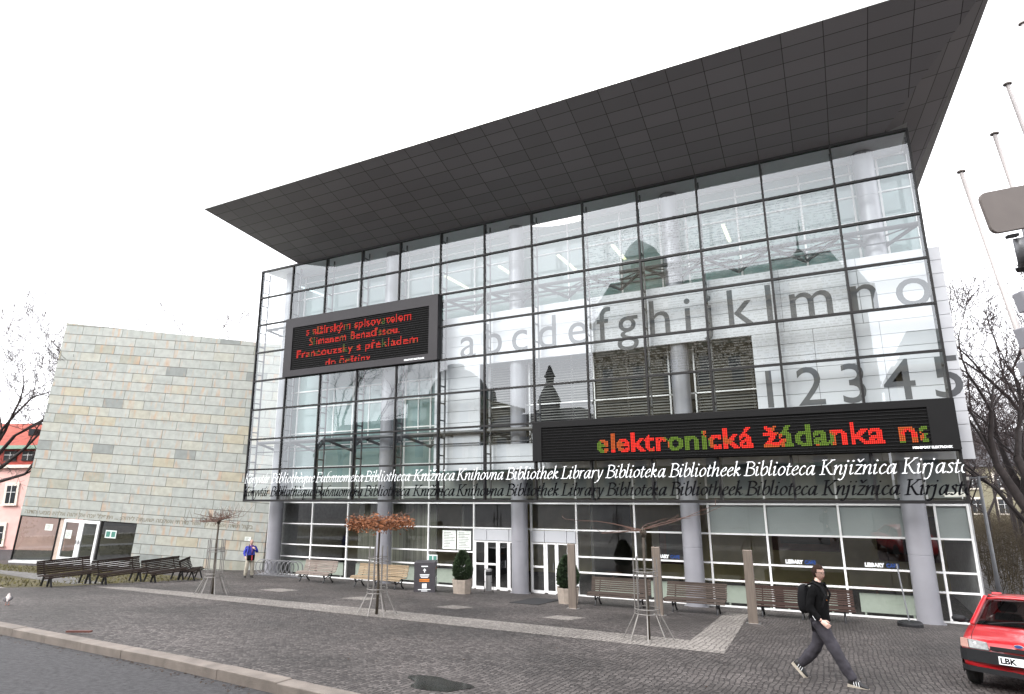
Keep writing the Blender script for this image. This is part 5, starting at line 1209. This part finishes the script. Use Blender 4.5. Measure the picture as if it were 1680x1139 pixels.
def add_head(mb, c, yaw, pitch=0, s_=1.0):
    M3 = Matrix.Translation(c) @ Matrix.Rotation(yaw, 4, 'Z') @ Matrix.Rotation(pitch, 4, 'Y') @ Matrix.Scale(s_, 4)
    vs, fs, n = head_pts(); mb.k = 0; mb.add([M3 @ Vector(v) for v in vs], fs)
    for sg in (-1,1):
        t = MB(); t.lathe([(.008,-.012),(.026,-.008),(.03,.0),(.02,.006)], 10); mb.add([M3 @ Vector((-.008+x*.65, sg*(.074+z*.8), .0+y)) for x, y, z in t.v], t.f)
    mb.k = 1
    for sg in (-1,1):
        t = MB(); t.lathe([(.002,-.011),(.009,-.006),(.011,0),(.009,.006),(.002,.011)], 8); mb.add([M3 @ Vector((.083+x*.6, sg*.029+y, .012+z*.7)) for x, y, z in t.v], t.f)
    mb.k = 2; t = MB(); t.lathe([(.002,-.026),(.007,0),(.002,.026)], 8); mb.add([M3 @ Vector((.093+x*.7, z, -.057+y*.8)) for x, y, z in t.v], t.f)
    mb.k = 0; return M3
def hair_cap(M3, keep, mt, name, par, grow_=1.09):
    vs, fs, n = head_pts(); q = MB(); q.add([M3 @ Vector((v[0]*grow_, v[1]*(grow_+.02), v[2]*grow_+.004)) for v in vs], [f for f in fs if keep(sum((Vector(vs[i]) for i in f), Vector())/4)])
    o = q.build(name, mt, par, smooth=True); md = o.modifiers.new('s', 'SOLIDIFY'); md.thickness = .012; md.offset = -1; return o
def add_hand(mb, w_, d, pn, side, curl=.5, s_=1.0):
    """palm and five separate fingers: d = direction of the forearm, pn = direction the palm faces, side = towards the thumb"""
    d = Vector(d).normalized(); pn = Vector(pn); pn = (pn-d*pn.dot(d)).normalized(); sd_ = Vector(side); sd_ = (sd_-d*sd_.dot(d)-pn*sd_.dot(pn)).normalized(); w_ = Vector(w_)
    P = lambda a, b, c: w_+(d*a+sd_*b+pn*c)*s_
    pal = [(0,.026,.018),(.04,.036,.017),(.085,.041,.014),(.1,.038,.010)]; vs = []; fs = []
    for a, hw, ht in pal:
        for k in range(10): t = 2*math.pi*k/10; vs.append(P(a, hw*math.cos(t), ht*math.sin(t)))
    for i in range(3):
        for k in range(10): fs.append((i*10+k, i*10+(k+1)%10, (i+1)*10+(k+1)%10, (i+1)*10+k))
    fs += [tuple(range(10)), tuple(30+k for k in range(10))]; mb.add(vs, fs)
    for b, L in ((.028,.072),(.009,.08),(-.010,.075),(-.029,.058)):
        pts = [P(.085,b,0)]; a0 = 0; a_, c_ = .095, 0.0
        for seg, f in ((.45,.5),(.3,1.0),(.25,1.3)):
            a0 += curl*f; a_ += L*seg*math.cos(a0); c_ += L*seg*math.sin(a0); pts.append(P(a_, b*1.04, c_))
        mb.tube(pts, [.0095*s_,.009*s_,.008*s_,.0065*s_], 7)
    mb.tube([P(.02,.02,.004),P(.05,.05,.014),P(.078,.055,.03),P(.1,.05,.042)], [.013*s_,.011*s_,.0095*s_,.007*s_], 7)
def shoe(par, ankle, toe, mt_up, mt_sole, mt_str, ww=.047):
    a = Vector(ankle); tt = Vector(toe); d = (tt-a); L = d.length; d.normalize(); lat = Vector((-d.y, d.x, 0)).normalized(); u = lat.cross(d).normalized(); u = u if u.z > 0 else -u
    heel = a-d*.085-u*.065; LL = .29
    t = MB(); vs = []; fs = []; secs = [(0,.036,.10),(.05,.042,.115),(.10,.043,.115),(.15,.045,.085),(.20,.05,.06),(.25,.045,.045),(LL-.005,.025,.03)]
    for s0, hw, ht in secs:
        for k in range(10): th = 2*math.pi*k/10; vs.append(heel+d*s0+lat*hw*math.cos(th)+u*(ht*.5+ht*.5*math.sin(th)+.006))
    n = len(secs)
    for i in range(n-1):
        for k in range(10): fs.append((i*10+k, i*10+(k+1)%10, (i+1)*10+(k+1)%10, (i+1)*10+k))
    fs += [tuple(range(10)), tuple((n-1)*10+k for k in range(10))]; t.add(vs, fs); o = t.build('shoe', mt_up, par, smooth=True)
    t = MB(); vs = []; fs = []; n = len(secs)
    for s0, hw, ht in secs:
        for b, z in ((-1,-.02),(1,-.02),(1,.022),(-1,.022)): vs.append(heel+d*(s0*1.03-.004)+lat*(hw+.006)*b+u*z)
    for i in range(n-1):
        for k in range(4): fs.append((i*4+k, i*4+(k+1)%4, (i+1)*4+(k+1)%4, (i+1)*4+k))
    fs += [(0,1,2,3), tuple((n-1)*4+k for k in range(4))]; t.add(vs, fs); t.build('sole', mt_sole, o)
    if mt_str:
        t = MB()
        for k in range(3):
            for b in (-1,1):
                p0 = heel+d*(.09+.035*k)+lat*b*.047+u*.025; p1 = heel+d*(.075+.035*k)+lat*b*.034+u*.085; t.bar(p0, p1, .012, .006, d)
        t.build('stripe', mt_str, o)
    return o
def person(label, loc, rz, pose, mats, head_yaw=0, head_pitch=0, hair=None, tall=1.0):
    J = pose; r = thing('person', label, 'person', loc, rz); cl, tr, up_, so, st, hr = mats
    def sk(nodes, edges, sub=2): return skin_data({k: (J[k], v) for k, v in nodes.items()}, edges, sub)
    base = dict(pel=.115, sp=.105, ch=.10, nb=.06, nk=.052, hd=.05)
    for s_ in 'rl': base.update({'sh'+s_:.04,'el'+s_:.034,'wr'+s_:.028,'hp'+s_:.085,'kn'+s_:.055,'an'+s_:.036,'fo'+s_:.03})
    E_ = [('pel','sp'),('sp','ch'),('ch','nb'),('nb','nk'),('nk','hd')]
    for s_ in 'rl': E_ += [('ch','sh'+s_),('sh'+s_,'el'+s_),('el'+s_,'wr'+s_),('pel','hp'+s_),('hp'+s_,'kn'+s_),('kn'+s_,'an'+s_),('an'+s_,'fo'+s_)]
    fo_ = {s_: J['fo'+s_] for s_ in 'rl'}
    for s_ in 'rl': J['fo'+s_] = tuple(Vector(J['an'+s_]).lerp(Vector(J['fo'+s_]), .35))
    mb = MB(); mb.add(*sk(base, E_))
    for s_ in 'rl': J['fo'+s_] = fo_[s_]; M3 = add_head(mb, Vector(J['head']), head_yaw, head_pitch)
    for s_, sg in (('r',-1),('l',1)):
        d = Vector(J['wr'+s_])-Vector(J['el'+s_]); h = J.get('hand'+s_, (d, (0,-sg,.0), (1,0,.3), .55)); add_hand(mb, J['wr'+s_], h[0], h[1], h[2], h[3])
    mb.build('body', [SKIN, EYE, LIP], r, smooth=True)
    jk = dict(pel2=.165, sp=.17, ch=.182, nb=.10, col=.072); jE = [('sp','pel2'),('sp','ch'),('ch','nb'),('nb','col')]
    for s_ in 'rl': jk.update({'sh'+s_:.082,'el'+s_:.068,'cu'+s_:.048}); jE += [('ch','sh'+s_),('sh'+s_,'el'+s_),('el'+s_,'cu'+s_)]
    J['pel2'] = tuple(Vector(J['pel'])+Vector((0,0,-.03))); J['col'] = tuple(Vector(J['nb']).lerp(Vector(J['nk']), 1.05))
    for s_ in 'rl': J['cu'+s_] = tuple(Vector(J['el'+s_]).lerp(Vector(J['wr'+s_]), .93))
    def folds(o, k, sz):
        tx = bpy.data.textures.new('folds', 'CLOUDS'); tx.noise_scale = sz; tx.noise_depth = 2
        md = o.modifiers.new('folds', 'DISPLACE'); md.texture = tx; md.strength = k; md.mid_level = .5
    jk = {k: jk[k] for k in ['sp']+[k for k in jk if k != 'sp']}
    q = MB(); q.add(*sk(jk, jE, 3)); jo = q.build('jacket', cl, r, smooth=True); folds(jo, .045, .13)
    tk = dict(pel=.135); tE = []
    for s_ in 'rl': tk.update({'hp'+s_:.115,'kn'+s_:.098,'an'+s_:.084}); tE += [('pel','hp'+s_),('hp'+s_,'kn'+s_),('kn'+s_,'an'+s_)]
    q = MB(); q.add(*sk(tk, tE, 3)); folds(q.build('trousers', tr, r, smooth=True), .04, .11)
    for s_ in 'rl': shoe(r, J['an'+s_], J['fo'+s_], up_, so, st)
    if hair: hair_cap(M3, hair, hr, 'hair', r)
    return r, M3, jo
JKB = mat('black_fleece', (.006,.006,.0065,1), 1, 0, .2, 6, .3, 60, spec=.1); TRG = mat('grey_trousers', (.032,.029,.037,1), .9, 0, .25, 4, .4, 14); SHB = mat('black_shoe', (.012,.012,.013,1), .6); SHW = mat('cream_sole', (.38,.34,.28,1), .7); HRB = mat('brown_hair', (.022,.011,.007,1), .8, 0, .3, 20, spec=.2)
mx_, my_ = -4.10, -11.56
pose = dict(pel=(0,0,.93), sp=(-.01,0,1.1), ch=(.0,0,1.3), nb=(.015,0,1.46), nk=(.03,0,1.53), hd=(.04,0,1.6), head=(.055,0,1.655),
  shr=(.0,-.19,1.42), elr=(-.085,-.25,1.14), wrr=(.09,-.25,.955), shl=(.01,.19,1.42), ell=(-.03,.27,1.14), wrl=(-.02,.24,.90),
  hpr=(.02,-.09,.87), knr=(.21,-.10,.49), anr=(.43,-.10,.095), forr=(.60,-.10,.075), hpl=(-.02,.09,.87), knl=(-.12,.09,.47), anl=(-.42,.09,.17), fol=(-.30,.09,.045),
  handr=((.6,.05,-.45),(-.1,1,-.2),(.6,.1,.5),.75))
pose['for'] = pose.pop('forr')
man, M3, jk_ = person('man walking past in black fleece and grey trousers wearing glasses', (mx_,my_,gz(my_)), math.atan2(-.24,.97), pose, (JKB,TRG,SHB,SHW,WHT,HRB), -.42, .04, lambda c: (c.z > .062 and c.x < .075) or (c.x < .028 and c.z > -.055 and not (abs(c.y) > .06 and c.x > .0 and c.z < 0)) or c.z > .095)
q = MB(); 
for sg in (-1,1): q.ring(M3 @ Vector((.108,sg*.031,.014)), .020, .0022, 14, 5, (M3.to_3x3() @ Vector((1,0,0)))); q.tube([M3 @ Vector((.105,sg*.053,.018)), M3 @ Vector((.02,sg*.084,.02)), M3 @ Vector((-.03,sg*.084,.01))], .003, 5)
q.tube([M3 @ Vector((.112,-.011,.016)), M3 @ Vector((.112,.011,.016))], .003, 5); q.build('glasses', IRON, man)
t = MB(); t.bar((-.015,-.322,1.03),(.02,-.318,.97),.009,.005); t.build('zip_pull', WHT, man)
t = MB(); t.box(.158,.166,-.10,-.08,1.25,1.258); t.build('chest_badge', OR, man)
bp = thing('backpack', 'black backpack carried by the walking man', 'backpack', man.location, man.rotation_euler.z)
NYL = mat('black_nylon', (.006,.006,.007,1), .9, 0, .2, 8, spec=.2)
t = MB(); vs = []; fs = []; secs = [(1.02,.05,.10),(1.05,.085,.14),(1.15,.10,.15),(1.3,.09,.15),(1.41,.07,.12),(1.45,.04,.08)]
for z, dx_, hy in secs:
    for k in range(14): a = 2*math.pi*k/14; vs.append((-.205+dx_*math.copysign(abs(math.cos(a))**.7, math.cos(a)), hy*math.copysign(abs(math.sin(a))**.7, math.sin(a)), z))
for i in range(len(secs)-1):
    for k in range(14): fs.append((i*14+k, i*14+(k+1)%14, (i+1)*14+(k+1)%14, (i+1)*14+k))
fs += [tuple(range(14)), tuple((len(secs)-1)*14+k for k in range(14))]; t.add(vs, fs); t.build('bag', NYL, bp, smooth=True)
t = MB()
for sg in (-1,1): t.tube([(-.15,sg*.1,1.44),(-.02,sg*.12,1.515),(.10,sg*.13,1.46),(.16,sg*.14,1.32),(.10,sg*.16,1.16),(-.12,sg*.15,1.05)], [.018]*6, 6)
t.build('strap', NYL, bp)
# the man by the stone block
JKU = mat('blue_jacket', (.02,.03,.30,1), .7, 0, .3, 6); TRB = mat('beige_trousers', (.36,.33,.27,1), .9, 0, .2, 4); SHD = mat('dark_shoe', (.02,.017,.015,1), .6); HRG = mat('grey_hair', (.25,.22,.2,1), .8)
pose = dict(pel=(0,0,.90), sp=(0,0,1.06), ch=(.01,0,1.27), nb=(.02,0,1.42), nk=(.04,0,1.49), hd=(.06,0,1.55), head=(.075,0,1.605),
  shr=(0,-.19,1.38), elr=(-.03,-.28,1.12), wrr=(.12,-.24,.96), shl=(0,.19,1.38), ell=(.06,.29,1.14), wrl=(.25,.15,1.3),
  hpr=(0,-.09,.85), knr=(.05,-.13,.47), anr=(.0,-.17,.085), hpl=(0,.09,.85), knl=(.03,.12,.47), anl=(-.02,.13,.085), fol=(.16,.16,.03),
  handl=((.1,-.3,.3),(-.6,-.5,0),(0,0,1),.9))
pose['for'] = (.17,-.21,.03)
lx, ly = -28.7, -1.5
man2, M4, _ = person('man in blue jacket and beige trousers standing by the left corner of the glass screen', (lx,ly,gz(ly)), math.atan2(CAM.y-ly, CAM.x-lx)+.15, pose, (JKU,TRB,SHD,SHD,None,HRG), .1, .06, lambda c: c.x < .0 and c.z > -.03 and c.z < .085)
SCARF = mat('purple_scarf', (.12,.05,.16,1), .9)
t = MB(); t.ring((.03,0,1.45), .085, .03, 16, 8, (.2,0,1)); t.tube([(.12,.03,1.43),(.19,.04,1.25),(.19,.03,1.1)], [.03,.035,.03], 8); t.build('scarf', SCARF, man2, smooth=True)
sh = thing('shoulder_bag', 'dark bag with a red stripe hanging in front of the man in the blue jacket', 'bag', man2.location, man2.rotation_euler.z)
t = MB(); t.box(.14,.23,-.17,.17,.80,1.04); t.build('bag', NYL, sh, bevel=.025)
t = MB(); t.box(.232,.238,.02,.06,.80,1.03); t.build('stripe', mat('red_band', (.5,.04,.05,1), .7), sh)
t = MB(); t.tube([(.19,-.15,1.03),(.18,-.12,1.25),(.05,-.09,1.5),(-.05,.0,1.5)], .012, 6); t.build('strap', NYL, sh)
